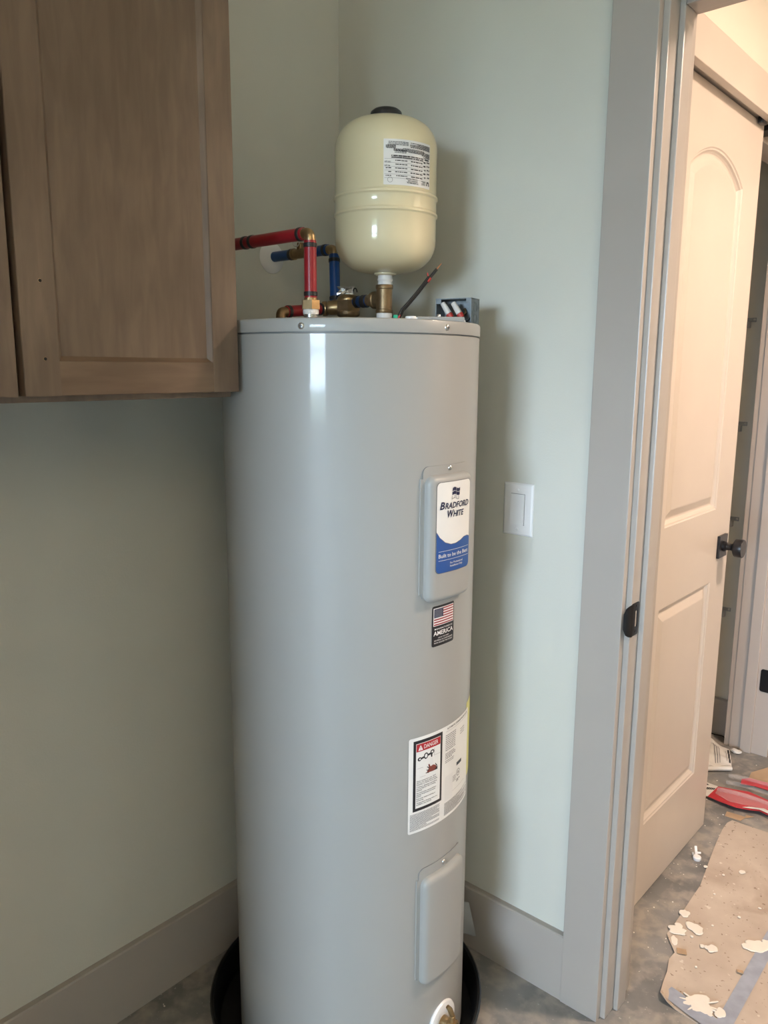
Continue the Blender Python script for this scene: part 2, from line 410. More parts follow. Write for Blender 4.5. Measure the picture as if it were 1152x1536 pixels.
mb.add([(JX+q.co.x, q.co.y, q.co.z) for q in bm.verts], [tuple(q.index for q in p.verts) for p in bm.faces]); bm.free()
mb.build('plate', 'black_metal', sp)
# curved D-shaped lip reaching past the jamb edge
mb = MB(); v = []; f = []; nz = 14
prof = [(JX+.0018, .022), (JX+.0016, .016), (JX-.0005, .009), (JX-.004, .003), (JX-.0075, .0005)]
for i, (px_, py_) in enumerate(prof):
    t = i/(len(prof)-1); half = .034*math.sqrt(max(0, 1-(t*.86)**2.4)) if t < 1 else .016
    for k in range(nz+1):
        v.append((px_, py_, .910-half+2*half*k/nz))
for i in range(len(prof)-1):
    for k in range(nz):
        a = i*(nz+1)+k; f.append((a, a+1, a+nz+2, a+nz+1))
mb.add(v, f)
mb.add([(a+.0012, b, c) for a, b, c in v], [tuple(reversed(q)) for q in f])
mb.build('lip', 'black_metal', sp, True)
for zz in (.883, .937):
    mb = MB(); mb.lathe([(0, .0008), (.0022, .0006), (.003, 0)], 12, axis_m((JX+.0016, .039, zz), (1, 0, 0))); mb.build('screw', 'black_metal', sp, True)

# ------------------------------------------------------------------ hall beyond: closet wall, casing, doors
XH = .700; XC = .585      # hall face / closet face of the closet wall
Y0, Y1 = .289, 1.515      # clear opening of the double closet door
mb = MB(); mb.box(XC, XH, WB, Y0-.018, 0, ZC); mb.box(XC, XH, Y0-.018, Y1+.018, 2.060, ZC); mb.box(XC, XH, Y1+.018, 3.6, 0, ZC)
struct(mb.build('wall_hall', 'hall_paint'), 'hall wall with the double closet opening', 'wall')
mb = MB(); mb.box(-.45, XC, 1.60, 1.70, 0, ZC); struct(mb.build('wall_closet_side', 'hall_paint'), 'closet side wall with clear shelf clips', 'wall')
mb = MB(); mb.box(-.45, -.35, WB, 1.60, 0, ZC); mb.box(-.45, XL-.12, WB-.1, WB, 0, ZC); struct(mb.build('wall_closet_back', 'hall_paint'), 'back wall of the closet', 'wall')
mb = MB(); mb.box(XH, XR, 3.5, 3.6, 0, ZC); struct(mb.build('wall_hall_end', 'hall_paint'), 'end wall of the hall', 'wall')
XHR = 2.10
mb = MB(); mb.box(XHR, XHR+.1, WB, 3.5, 0, ZH); struct(mb.build('wall_hall_right', 'hall_paint'), 'hall wall opposite the closet, out of frame', 'wall')
struct(board('baseboard_closet', (-.35, 1.60, 0), (XC-.02, 1.60, 0), (0, -1, 0), .146), 'taupe baseboard inside the closet', 'baseboard')
t2 = thing('trim_2', (.71, Y1, 0), 'taupe casing and stepped jamb of the closet opening', 'door frame', kind='structure')
mb = MB(); mb.box(XH, .720, Y0-.085, Y0-.006, 0, 2.120, .0018); mb.build('casing', 'closet_trim_lit', t2)
mb = MB(); mb.box(XH, .720, Y1+.006, Y1+.095, 0, 2.120, .0018); mb.build('casing', 'closet_trim_lit', t2)
mb = MB(); mb.box(XH, .720, Y0-.006, Y1+.006, 2.031, 2.120, .0018); mb.build('head_casing', 'door_paint', t2)
mb = MB(); mb.box(XC-.025, XH-.004, Y0-.018, Y0, 0, 2.06, .002); mb.build('jamb', 'closet_trim_lit', t2)
mb = MB(); mb.box(XC-.025, XH-.004, Y1, Y1+.018, 0, 2.06, .002); mb.build('jamb', 'closet_trim_lit', t2)
mb = MB(); mb.box(XC-.025, XH-.004, Y0, Y1, 2.041, 2.06, .002); mb.build('head_jamb', 'closet_trim_lit', t2)
mb = MB(); mb.box(.602, .640, Y1-.011, Y1, 0, 2.041, .0025); mb.build('door_stop', 'closet_trim_lit', t2)
mb = MB(); mb.box(.602, .640, Y0, Y0+.011, 0, 2.041, .0025); mb.build('door_stop', 'closet_trim_lit', t2)
mb = MB(); mb.box(.602, .640, Y0+.011, Y1-.011, 2.030, 2.041, .0025); mb.build('door_stop', 'closet_trim_lit', t2)
mb = MB(); mb.box(.541, XC-.025, Y1+.004, Y1+.075, 0, 2.12, .002); mb.build('casing', 'closet_trim_lit', t2)

def offset_poly(p, dist):
    n = len(p); out = []
    if n > 6:      # arched outline: inner arch on the same centre
        s0, s1, z0, zs, zp = p[0][0], p[1][0], p[0][1], p[2][1], p[2+(n-3)//2][1]
        h = (s1-s0)/2; R_ = (h*h+(zp-zs)**2)/(2*(zp-zs)); zc_ = zp-R_
        return arch_panel(s0+dist, s1-dist, z0+dist, zc_+math.sqrt((R_-dist)**2-(h-dist)**2), zp-dist, n-3)
    for i in range(n):
        a = Vector(p[i-1]); b = Vector(p[i]); c = Vector(p[(i+1) % n])
        e1 = (b-a).normalized(); e2 = (c-b).normalized()
        n1 = Vector((-e1.y, e1.x)); n2 = Vector((-e2.y, e2.x))
        k = (n1+n2); k = k/max(.2, k.length_squared)*2
        out.append(tuple(b+k*dist))
    return out
def panel_door(name, parent, W, Z0, Z1, tf, panels, material, thick=.035):
    """leaf built in (s, z) across its width, tf(s, depth, z) to the world; the face with its moulded panels"""
    mb = MB()
    for side in (0, 1):
        dep = 0 if side == 0 else thick; sg = 1 if side == 0 else -1
        up_, low = panels; sa_, sb_ = low[0][0], low[1][0]
        def quad(q):
            mb.add([tf(a, dep, b) for a, b in q], [(0, 1, 2, 3) if side == 0 else (3, 2, 1, 0)])
        quad([(0, Z0), (sa_, Z0), (sa_, Z1), (0, Z1)]); quad([(sb_, Z0), (W, Z0), (W, Z1), (sb_, Z1)])
        quad([(sa_, Z0), (sb_, Z0), (sb_, low[0][1]), (sa_, low[0][1])]); quad([(sa_, low[2][1]), (sb_, low[2][1]), (sb_, up_[0][1]), (sa_, up_[0][1])])
        arc = up_[2:]
        for i in range(len(arc)-1):
            quad([(arc[i+1][0], arc[i+1][1]), (arc[i][0], arc[i][1]), (arc[i][0], Z1), (arc[i+1][0], Z1)])
        for p in panels:
            steps = [(0, 0), (.0025, .0026), (.006, .0036), (.009, .0078), (.013, .0116), (.016, .0124), (.019, .0120), (.038, .0035), (.041, .0030)]
            prev = None
            for off, dp in steps:
                rg = [tf(a, dep+sg*dp, b) for a, b in offset_poly(p, off)]
                if prev is not None:
                    n = len(rg); f = [(i, (i+1) % n, n+(i+1) % n, n+i) for i in range(n)]
                    if side: f = [tuple(reversed(q)) for q in f]
                    mb.add(prev+rg, f)
                prev = rg
            mb.add(prev, [tuple(range(len(prev))) if side == 0 else tuple(range(len(prev)-1, -1, -1))])
    q = [(0, Z0), (W, Z0), (W, Z1), (0, Z1)]
    for i in range(4):
        a, b = q[i], q[(i+1) % 4]
        mb.add([tf(a[0], 0, a[1]), tf(a[0], thick, a[1]), tf(b[0], thick, b[1]), tf(b[0], 0, b[1])], [(0, 1, 2, 3)])
    bm2 = bmesh.new(); me = bpy.data.meshes.new('tmp'); me.from_pydata(mb.v, [], mb.f); bm2.from_mesh(me); bpy.data.meshes.remove(me)
    bmesh.ops.remove_doubles(bm2, verts=bm2.verts[:], dist=1e-5); bmesh.ops.recalc_face_normals(bm2, faces=bm2.faces[:]); bm2.verts.index_update()
    v = [tuple(q.co) for q in bm2.verts]; f = [tuple(q.index for q in p.verts) for p in bm2.faces]; bm2.free()
    return link(name, v, f, material, parent)
def arch_panel(s0, s1, z0, zs, zp, n=24):
    c = (s0+s1)/2; h = (s1-s0)/2; rise = zp-zs; R = (h*h+rise*rise)/(2*rise); a = math.asin(h/R)
    pts = [(s0, z0), (s1, z0)]
    for k in range(n+1):
        t = a-2*a*k/n; pts.append((c+R*math.sin(t), zp-R+R*math.cos(t)))
    return pts
WL = .6085
PANELS = [arch_panel(.125, WL-.125, 1.022, 1.855, 1.915), [(.125, .236), (WL-.125, .236), (WL-.125, .815), (.125, .815)]]
def knob(parent, p, nrm, upv=(0, 0, 1)):
    n = Vector(nrm).normalized(); M = axis_m(p, n, Vector(upv).cross(n))
    mb = MB(); mb.box(-.032, .032, -.032, .032, 0, .008, .0012, M); k = mb.build('rosette', 'black_metal', parent)
    mb = MB(); mb.lathe([(0, .008), (.0145, .008), (.0145, .015), (.0105, .018), (.0095, .030), (.012, .034), (.020, .0375), (.0245, .040), (.0255, .042), (.0255, .060), (.0245, .062), (0, .062)], 32, M)
    mb.build('knob', 'black_metal', parent, True)
d1 = thing('door_1', (.683, .292, 0), 'closed arched two-panel closet door leaf with black knob', 'door', kind='structure')
panel_door('leaf', d1, WL, .014, 2.036, lambda s, dp, z: (.683-dp, .293+s, z), PANELS, 'door_paint')
knob(d1, (.683, .293+WL-.062, .909), (1, 0, 0))
# the other leaf stands open into the hall
ang = math.radians(8); ca, sa = math.cos(ang), math.sin(ang)
hx, hy = .706, 1.516
d2 = thing('door_2', (hx, hy, 0), 'open closet door leaf swung out into the hall', 'door', kind='structure')
panel_door('leaf', d2, WL, .014, 2.036, lambda s, dp, z: (hx+.012+s*ca-(-dp)*sa*0-(dp)*sa, hy+s*sa+.022+dp*ca, z), PANELS, 'door_paint')
# hinge leaf on the far jamb
for zz in (.245, 1.03, 1.80):
    hg = thing('hinge', (.67, Y1, zz+.04), {.245: 'black hinge leaf low on the far closet jamb', 1.03: 'black hinge leaf midway up the far closet jamb', 1.80: 'black hinge leaf high on the far closet jamb'}[zz], 'hinge')
    mb = MB(); pts = []
    for (cx_, cz_, a0) in ((.655, zz+.010, 180), (.655, zz+.079, 90)):
        for k in range(6):
            a = math.radians(a0+(90 if a0 == 180 else 90)*k/5); pts.append((cx_+.008*math.cos(a), cz_+.008*math.sin(a)))
    pts = [(.690, zz+.002)]+[(.690, zz+.087)]+list(reversed(pts))
    pts = [(.648+.008-.008*math.cos(math.radians(90*k/5)), zz+.010-.008*math.sin(math.radians(90*k/5))) for k in range(6)]+[(.692, zz+.002), (.692, zz+.087)]+[(.656-.008*math.sin(math.radians(90*k/5)), zz+.079+.008*math.cos(math.radians(90*k/5))) for k in range(6)]
    v = [(a, Y1-.0022, b) for a, b in pts]+[(a, Y1, b) for a, b in pts]; n = len(pts)
    mb.add(v, [tuple(range(n)), tuple(range(2*n-1, n-1, -1))]+[(i, (i+1) % n, n+(i+1) % n, n+i) for i in range(n)]); mb.build('hinge_leaf', 'black_metal', hg)
    mb = MB(); mb.cyl((.698, Y1-.004, zz), (.698, Y1-.004, zz+.089), .006, 14); mb.build('knuckle', 'black_metal', hg, True)
# catches under the head jamb and on the opening edge
ct = thing('ball_catch', (.66, .87, 2.032), 'small dark catch at the head above the closed closet leaf', 'catch')
mb = MB(); mb.box(.686, .700, .835, .872, 2.024, 2.0408, .004); mb.build('housing', 'black_metal', ct)
mb = MB(); mb.lathe([(0, .003), (.002, .002), (.003, 0)], 12, axis_m((.700, .853, 2.034), (1, 0, 0))); mb.build('screw', 'steel', ct, True)
ct = thing('ball_catch', (.67, .95, 2.0), 'dark catch under the head beside the open closet gap', 'catch')
mb = MB(); mb.box(.655, .690, .922, .990, 2.026, 2.0408, .003); mb.build('housing', 'black_metal', ct)
# clear shelf clips on the closet side wall
for zz, lb in ((1.568, 'topmost'), (1.200, 'second from top'), (.847, 'third from top'), (.497, 'lowest')):
    cl = thing('shelf_clip', (.478, 1.60, zz), 'clear plastic shelf clip on the closet wall, '+lb, 'clip', 'shelf clips on the closet wall')
    mb = MB(); mb.box(.462, .500, 1.5965, 1.60, zz-.001, zz+.014, .001); mb.build('backplate', 'sheet_grey', cl)
    mb = MB(); mb.box(.450, .484, 1.575, 1.598, zz-.022, zz+.002, .003); mb.build('jaw', 'sheet_grey', cl)
    mb = MB(); mb.lathe([(0, .003), (.003, .002), (.0045, 0)], 12, axis_m((.494, 1.5965, zz+.007), (0, -1, 0))); mb.build('screw', 'steel', cl, True)
# warm ceiling lamp of the hall
LX, LY = 1.72, .60
hl = thing('ceiling_lamp', (LX, LY, ZH), 'round warm flush ceiling lamp in the hall', 'lamp')
mb = MB(); mb.lathe([(0, 0), (.15, 0), (.15, -.03), (.135, -.036), (.128, -.030)], 40, Matrix.Translation((LX, LY, ZH))); mb.build('rim', 'lamp_rim', hl, True)
mb = MB(); mb.lathe([(0, -.040), (.07, -.039), (.110, -.035), (.128, -.029)], 40, Matrix.Translation((LX, LY, ZH))); mb.build('diffuser', 'lamp_glow', hl, True)
ll = bpy.data.lights.new('ceiling_lamp_light', 'AREA'); ll.shape = 'DISK'; ll.size = .24; ll.energy = 41; ll.color = (1, .76, .61)
ol = bpy.data.objects.new('ceiling_lamp_light', ll); COL.objects.link(ol); ol.location = (0, 0, -.045); ol.parent = hl

# added uplighter behind the camera: invented warm fill for the left wall
RX, RY = 2.75, -2.45
rl = thing('fill_uplighter', (RX, RY, 0), 'added black uplighter behind the camera, warm fill for the left wall', 'lamp')
MR = Matrix.Translation((RX, RY, 0))
mb = MB(); mb.lathe([(0, 0), (.14, 0), (.14, .012), (.12, .022), (.02, .03), (0, .03)], 32, MR); mb.build('base', 'black_metal', rl, True)
mb = MB(); mb.cyl((RX, RY, .025), (RX, RY, 1.80), .012, 16); mb.build('pole', 'black_metal', rl, True)
mb = MB(); mb.lathe([(0, 1.79), (.03, 1.795), (.10, 1.83), (.16, 1.90), (.165, 1.90), (.102, 1.822), (.03, 1.785), (0, 1.78)], 32, MR); mb.build('bowl', 'black_metal', rl, True)
mb = MB(); mb.lathe([(0, 1.845), (.03, 1.84), (.04, 1.82), (.03, 1.80), (0, 1.795)], 20, MR); mb.build('bulb', 'lamp_glow', rl, True)
ll = bpy.data.lights.new('fill_uplighter_light', 'AREA'); ll.shape = 'DISK'; ll.size = .22; ll.energy = 46; ll.color = (1, .76, .52)
ol = bpy.data.objects.new('fill_uplighter_light', ll); COL.objects.link(ol); ol.location = (0, 0, 1.90); ol.rotation_euler = (PI, 0, 0); ol.parent = rl

# ------------------------------------------------------------------ light switch
sw = thing('light_switch', (.521, YW, 1.046), 'white rocker light switch on the pale wall', 'light switch')
sx, sz = .5210, 1.1025
def loft(rects, M, name, material, parent):
    v = []; f = []
    for (hw, hh, z) in rects: v += [tuple(M @ Vector(q)) for q in ((-hw, -hh, z), (hw, -hh, z), (hw, hh, z), (-hw, hh, z))]
    for i in range(len(rects)-1):
        for k in range(4): f.append((i*4+k, i*4+(k+1) % 4, i*4+4+(k+1) % 4, i*4+4+k))
    f.append(tuple(len(v)-4+k for k in range(4)))
    return link(name, v, f, material, parent)
MS = axis_m((sx, YW, sz), (0, -1, 0), (1, 0, 0))
loft([(.0365, .0568, 0), (.0365, .0568, .0022), (.0345, .0548, .0042), (.032, .0523, .0052)], MS, 'wall_plate', 'white_plastic', sw)
mb = MB(); mb.box(-.0172, .0172, -.0340, .0340, .0050, .0054, 0, MS); mb.build('rocker_gap', 'ink_grey', sw)
mb = MB()
mb.add([tuple(MS @ Vector(q)) for q in ((-.0163, -.0331, .0105), (.0163, -.0331, .0105), (.0163, .0331, .0070), (-.0163, .0331, .0070), (-.0163, -.0331, .004), (.0163, -.0331, .004), (.0163, .0331, .004), (-.0163, .0331, .004))], [(0, 1, 2, 3), (0, 4, 5, 1), (1, 5, 6, 2), (2, 6, 7, 3), (3, 7, 4, 0)])
mb.build('rocker', 'white_plastic', sw)
for dz in (.0420, -.0420):
    mb = MB(); mb.lathe([(0, .0072), (.002, .0068), (.0034, .0050)], 14, axis_m((sx, YW, sz+dz), (0, -1, 0))); mb.build('screw', 'white_plastic', sw, True)

# ------------------------------------------------------------------ wall cabinet
FX = .325; CB = 1.349; CT = 2.28
cb = thing('wall_cabinet', (XL, -.955, CB), 'brown stained maple wall cabinet with two recessed-panel doors', 'cabinet')
ya, yb = -1.332, -.5755
mb = MB(); mb.box(XL, FX-.022, ya, yb, CB, CT, .001); mb.build('cabinet_box', 'wood_upright', cb)
def cab_door(y0, y1, z0, z1, holes):
    sw_ = .058; xb = FX-.020
    dr = MB(); dr.box(xb+.003, FX-.0085, y0+sw_-.008, y1-sw_+.008, z0+.046, z1-.046); dob = dr.build('cabinet_door', 'wood_panel', cb)
    def stile(a, b, inner):
        s = 1 if inner > 0 else -1
        prof = [(xb, a), (xb, b), (FX-.001, b), (FX, b-.001), (FX, a+.001), (FX-.001, a)]
        if s > 0: prof = [(xb, a), (xb, b), (FX-.0085, b), (FX-.002, b-.006), (FX, b-.007), (FX, a+.001), (FX-.001, a)]
        else: prof = [(xb, a), (xb, b), (FX-.001, b), (FX, b-.001), (FX, a+.007), (FX-.002, a+.006), (FX-.0085, a)]
        q = MB(); q.prism(prof, z0, z1); return q.build('stile', 'wood_upright', dob)
    stile(y0, y0+sw_, 1); stile(y1-sw_, y1, -1)
    for lo_ in (1, 0):
        zz = (z0, z0+.0545) if lo_ else (z1-.0545, z1)
        if lo_: prof = [(xb, zz[0]), (FX-.001, zz[0]), (FX-.0005, zz[0]+.001), (FX-.0005, zz[1]-.007), (FX-.0025, zz[1]-.006), (FX-.0085, zz[1]), (xb, zz[1])]
        else: prof = [(xb, zz[0]), (FX-.0085, zz[0]), (FX-.0025, zz[0]+.006), (FX-.0005, zz[0]+.007), (FX-.0005, zz[1]), (xb, zz[1])]
        q = MB(); a, b = y0+sw_-.0068, y1-sw_+.0068; n = len(prof)
        v = [(x, a, z) for x, z in prof]+[(x, b, z) for x, z in prof]
        q.add(v, [tuple(range(n)), tuple(range(2*n-1, n-1, -1))]+[(i, n+i, n+(i+1) % n, (i+1) % n) for i in range(n)]); q.build('rail', 'wood_across', dob)
    for (hy_, hz_) in holes:
        q = MB(); q.lathe([(0, .0004), (.0019, .0003), (.0022, 0)], 12, axis_m((FX, hy_, hz_), (1, 0, 0))); q.build('screw_hole', 'recess_shade', dob)
        q = MB(); q.lathe([(.0022, 0), (.0025, .0007), (.0031, 0)], 12, axis_m((FX, hy_, hz_), (1, 0, 0)), PI*.1, PI*1.2); q.build('torn_edge', 'cardboard_scrap', dob)
mb = MB(); mb.box(FX-.0221, FX-.0212, -.960, -.930, 1.3585, CT-.01); mb.build('gap_shade', 'recess_shade', cb)  # near-black strip paints the shade between the two doors
cab_door(-.938, -.5745, 1.3585, CT-.01, [(-.907, 1.513), (-.907, 1.409)])
cab_door(-1.330, -.947, 1.3585, CT-.01, [])

# unseen tall cabinet added left of the frame to shade the left wall
PX = .60
pt = thing('shade_cabinet', (XL, -1.70, 0), 'added tall brown cabinet out of frame, shading the left wall from the window', 'cabinet')
mb = MB(); mb.box(XL+.017, PX-.022, -2.05, -1.345, .10, CT, .001); mb.build('cabinet_box', 'wood_upright', pt)
mb = MB(); mb.box(XL+.017, PX-.09, -2.05, -1.345, 0, .10); mb.build('toe_kick', 'wood_across', pt)
for za, zb_ in ((.11, 1.345), (1.355, CT-.01)):
    mb = MB(); mb.box(PX-.018, PX-.009, -2.00, -1.395, za+.05, zb_-.05); dr_ = mb.build('cabinet_door', 'wood_panel', pt)
    for (y0_, y1_, z0_, z1_, nm_, m_) in ((-2.047, -1.989, za, zb_, 'stile', 'wood_upright'), (-1.406, -1.348, za, zb_, 'stile', 'wood_upright'), (-1.989, -1.406, za, za+.058, 'rail', 'wood_across'), (-1.989, -1.406, zb_-.058, zb_, 'rail', 'wood_across')):
        mb = MB(); mb.box(PX-.020, PX, y0_, y1_, z0_, z1_, .0015); mb.build(nm_, m_, dr_)

# ------------------------------------------------------------------ drain pan
PC = (.337, -.330)
mb = MB(); Mp = Matrix.Translation((PC[0], PC[1], 0))
mb.lathe([(0, .002), (.272, .002), (.277, .004), (.288, .066), (.293, .068), (.296, .066), (.296, .061), (.292, .060), (.281, .002), (.278, 0), (0, 0)], 72, Mp)
pn = mb.build('drain_pan', 'pan_black', None, True); tag(pn, 'black round plastic drain pan under the water heater', 'drain pan')

# ------------------------------------------------------------------ water heater
HC = Vector((.345, -.322)); HR = .2425; VD = math.atan2(CAM.y-HC.y, CAM.x-HC.x)
ZT = 1.4785; ZS = 1.4545; ZB = .006
hm = lambda u_, v_, off: (HC.x+(HR+off)*math.cos(VD+u_/HR), HC.y+(HR+off)*math.sin(VD+u_/HR), v_)   # u = arc metres, right positive
A = lambda deg: math.radians(deg)*HR
MH = Matrix.Translation((HC.x, HC.y, 0))
wh = thing('water_heater', (HC.x, HC.y, ZB), 'tall grey cylindrical electric water heater standing in the corner', 'water heater')
mb = MB(); mb.lathe([(0, ZB), (HR-.006, ZB), (HR, ZB+.006), (HR, .08), (HR, ZS-.0015), (HR-.002, ZS)], 128, MH); mb.build('tank_jacket', 'heater_paint', wh, True)
mb = MB(); mb.lathe([(HR-.004, ZS-.006), (HR-.004, ZS+.003)], 128, MH); mb.build('lid_seam', 'heater_dark', wh, True)
mb = MB(); mb.lathe([(HR-.003, ZS+.0018), (HR+.0008, ZS+.0018), (HR+.0012, ZS+.003), (HR+.0012, ZT-.005), (HR, ZT-.0015), (HR-.003, ZT), (0, ZT)], 128, MH); mb.build('top_lid', 'heater_paint', wh, True)
def pan_screw(parent, deg, z, off, rad=.0056, m_='steel'):
    p = hm(A(deg), z, off); n = (math.cos(VD+math.radians(deg)), math.sin(VD+math.radians(deg)), 0); M = axis_m(p, n, (0, 0, 1))
    mb = MB(); mb.lathe([(0, .0026), (rad*.55, .0024), (rad*.9, .0012), (rad, 0)], 20, M); s = mb.build('screw', m_, parent, True)
    mb = MB(); q = rad*.5; mb.box(-q, q, -rad*.12, rad*.12, .0020, .0027, 0, M); mb.box(-rad*.12, rad*.12, -q, q, .0020, .0027, 0, M)
    return s, mb
s, mbx = pan_screw(wh, -19.0, 1.4650, .001); mbx.build('screw_slot', 'ink_black', s)
s, mbx = pan_screw(wh, 41.6, 1.4665, .001); mbx.build('screw_slot', 'ink_black', s)
def smooth01(t): t = max(0, min(1, t)); return t*t*(3-2*t)
def access_cover(name, a0, a1, z0, z1, zbox, label, scz):
    """thin flange with a pressed pillow; a in degrees"""
    mid = (a0+a1)/2; U0, U1 = A(a0), A(a1)
    fl_ = rsheet(name, U0, U1, z0+.004, z1, .012, hm, .0022, 'heater_paint', wh, nv=4, n=20)
    # flange edge
    l, h = round_lim(U0, U1, z0+.004, z1, .012); us = round_us(U0, U1, .012, 20)
    loop = [(a, h(a)) for a in us]+[(a, l(a)) for a in reversed(us)]; mb = MB(); n = len(loop)
    mb.add([hm(a, b, -.0005) for a, b in loop]+[hm(a, b, .0022) for a, b in loop], [(i, (i+1) % n, n+(i+1) % n, n+i) for i in range(n)]); mb.build('flange_edge', 'heater_dark', fl_)
    # pillow
    B0, B1 = U0+A(.9), U1-A(.9); nu, nv = 64, 72; H = .0130; v = []; f = []; R = .016
    lb, hb = round_lim(B0, B1, z0, zbox, .016)
    us = round_us(B0, B1, .016, 44)
    def vs_row(t): return .5-.5*math.cos(PI*t)
    for a in us:
        for j in range(nv+1):
            t = vs_row(j/nv); z = lb(a)*(1-t)+hb(a)*t
            dx = min(a-B0, B1-a); dz = min(z-z0, zbox-z)
            if dx < R and dz < R: dd = R-math.hypot(R-dx, R-dz)
            else: dd = min(dx, dz)
            dd = max(0, dd); q = min(1, dd/.0125)
            v.append(hm(a, z, .0022+H*math.sqrt(max(0, 1-(1-q)**2.2))))
    for i in range(len(us)-1):
        for j in range(nv):
            a = i*(nv+1)+j; f.append((a, a+nv+1, a+nv+2, a+1))
    link('pressed_panel', v, f, 'heater_paint', fl_, 'all')
    sc, mq = pan_screw(fl_, mid, scz, .0024, .0046)
    # raised lip of the jacket opening showing beside the flange
    mb = MB(); us2 = [A(a0-1.2), A(a0+.6)]
    mb.add([hm(us2[0], z0+.016, 0), hm(us2[0], z1-.020, 0), hm(us2[0]+.0006, z1-.021, .0022), hm(us2[0]+.0006, z0+.017, .0022), hm(us2[1], z1-.021, .0018), hm(us2[1], z0+.017, .0018)], [(0, 3, 2, 1), (3, 5, 4, 2)]); mb.build('opening_lip', 'heater_paint', fl_)
    tag(fl_, label)
    return fl_
access_cover('access_cover', 29.9, 59.6, .9945, 1.2352, 1.2195, 'upper pressed steel access cover with a screw on top', 1.2295)
access_cover('access_cover', 30.9, 61.5, .2290, .4772, .4580, 'lower pressed steel access cover with a screw on top', .4675)
# brand sticker on the upper cover
RC = HR+.0153
cm = lambda u_, v_, off: (HC.x+(RC+off)*math.cos(VD+u_/RC), HC.y+(RC+off)*math.sin(VD+u_/RC), v_)
C_ = lambda deg: math.radians(deg)*RC
su0, su1, sv0, sv1 = C_(34.3), C_(55.3), 1.0475, 1.2085; su = (su0+su1)/2; W = su1-su0
st = rsheet('brand_sticker', su0, su1, sv0, sv1, .009, cm, .0003, 'ink_grey', wh); tag(st, 'white and blue rounded brand sticker on the upper cover')
rsheet('white_field', su0+.001, su1-.001, sv0+.001, sv1-.001, .0085, cm, .0006, 'label_white', st)
def wave(a):
    t = (a-su0)/W; pts = [(0, 1.122), (.12, 1.109), (.25, 1.1005), (.40, 1.0965), (.52, 1.0965), (.66, 1.0995), (.80, 1.1045), (.92, 1.1050), (1.0, 1.1025)]
    for i in range(len(pts)-1):
        if pts[i][0] <= t <= pts[i+1][0]:
            k = (t-pts[i][0])/(pts[i+1][0]-pts[i][0]); k = k*.6+.4*smooth01(k); return pts[i][1]*(1-k)+pts[i+1][1]*k
    return pts[-1][1]
l_, h_ = round_lim(su0+.001, su1-.001, sv0+.001, sv1-.001, .0085)
us = round_us(su0+.001, su1-.001, .0085, 24)
patch('blue_field', us, None, l_, lambda a: wave(a)+.0009, cm, .0008, 'ink_grey', st, nv=4)
patch('blue_field', us, None, l_, wave, cm, .0010, 'ink_blue', st, nv=4)
text('lettering', [('RADFORD', su-.0275, 1.1610, .0102, .0680, .24, .022, 'l'), ('HITE', su-.0062, 1.1455, .0102, .0310, .24, .022, 'l')], cm, .0012, 'ink_navy', st)
text('lettering', [('B', su-.0400, 1.1610, .0126, .0118, .24, .028, 'l'), ('W', su-.0215, 1.1455, .0126, .0168, .24, .022, 'l')], cm, .0013, 'ink_navy', st)
text('lettering', [('Built to be the Best', su, 1.0755, .0068, .0820, 0, .006, 'c'), ('For Professional', su+.006, 1.0620, .0036, .036, 0, .004, 'c'), ('Installation Only', su+.006, 1.0565, .0036, .036, 0, .004, 'c')], cm, .0014, 'ink_white', st)
quads('rule_line', [(su0+.006, su1-.004, 1.0865, 1.0871), (su0+.006, su1-.004, 1.0703, 1.0709)], cm, .0014, 'ink_white', st, 10)
# waving flag emblem above the name: two rows of dark blocks, one outlined
def wv(x, y): return (su-.009+x*1.25, 1.1765+y*1.25+.0016*math.sin((x/.017)*2*PI))
bl = []; ou = []
for row, yy in enumerate((.0110, .0056)):
    for k in range(2):
        x = .0086*k-.0006*row; xs = [x+.0078*i/5 for i in range(6)]
        bl.append([wv(q, yy) for q in xs]+[wv(q, yy+.0046) for q in reversed(xs)])
for k in range(2):
    x = .0086*k-.0014; xs = [x+.0066*i/5 for i in range(6)]
    ou.append([wv(q, .0002) for q in xs]+[wv(q, .0009) for q in reversed(xs)])
    for q in (x, x+.0060): ou.append([wv(q, .0002), wv(q+.0007, .0002), wv(q+.0007, .0048), wv(q, .0048)])
poly2d('flag_emblem', bl, cm, .0012, 'ink_navy', st); poly2d('flag_emblem', ou, cm, .0012, 'ink_grey', st)
# flag sticker
fu0, fu1, fv0, fv1 = A(36.1), A(50.4), .9085, .9840; fw = fu1-fu0
fs = rsheet('flag_sticker', fu0, fu1, fv0, fv1, .0042, hm, .0006, 'ink_black', wh); tag(fs, 'small black sticker with a striped flag below the upper cover')
ga, gb, gc, ge = fu0+.003, fu1-.0025, .9470, .9800
quads('flag_field', [(ga, gb, gc, ge)], hm, .0009, 'ink_white', fs, 6)
hs = (ge-gc-.0024)/13; rects = []
for k in range(13):
    if k % 2 == 0: rects.append((ga+.0012 if k < 6 else ga+.0012+.40*(gb-ga), gb-.0012, gc+.0012+k*hs, gc+.0012+(k+1)*hs))
rects = [(ga+.0012 if (k < 6) else ga+.0012+.42*(gb-ga), gb-.0012, gc+.0012+k*hs, gc+.0012+(k+1)*hs) for k in range(0, 13, 2)]
quads('stripes', rects, hm, .0012, 'ink_flagred', fs, 5)
quads('canton', [(ga+.0012, ga+.0012+.42*(gb-ga), gc+.0012+6*hs, ge-.0012)], hm, .0014, 'ink_navy', fs, 4)
stars = []
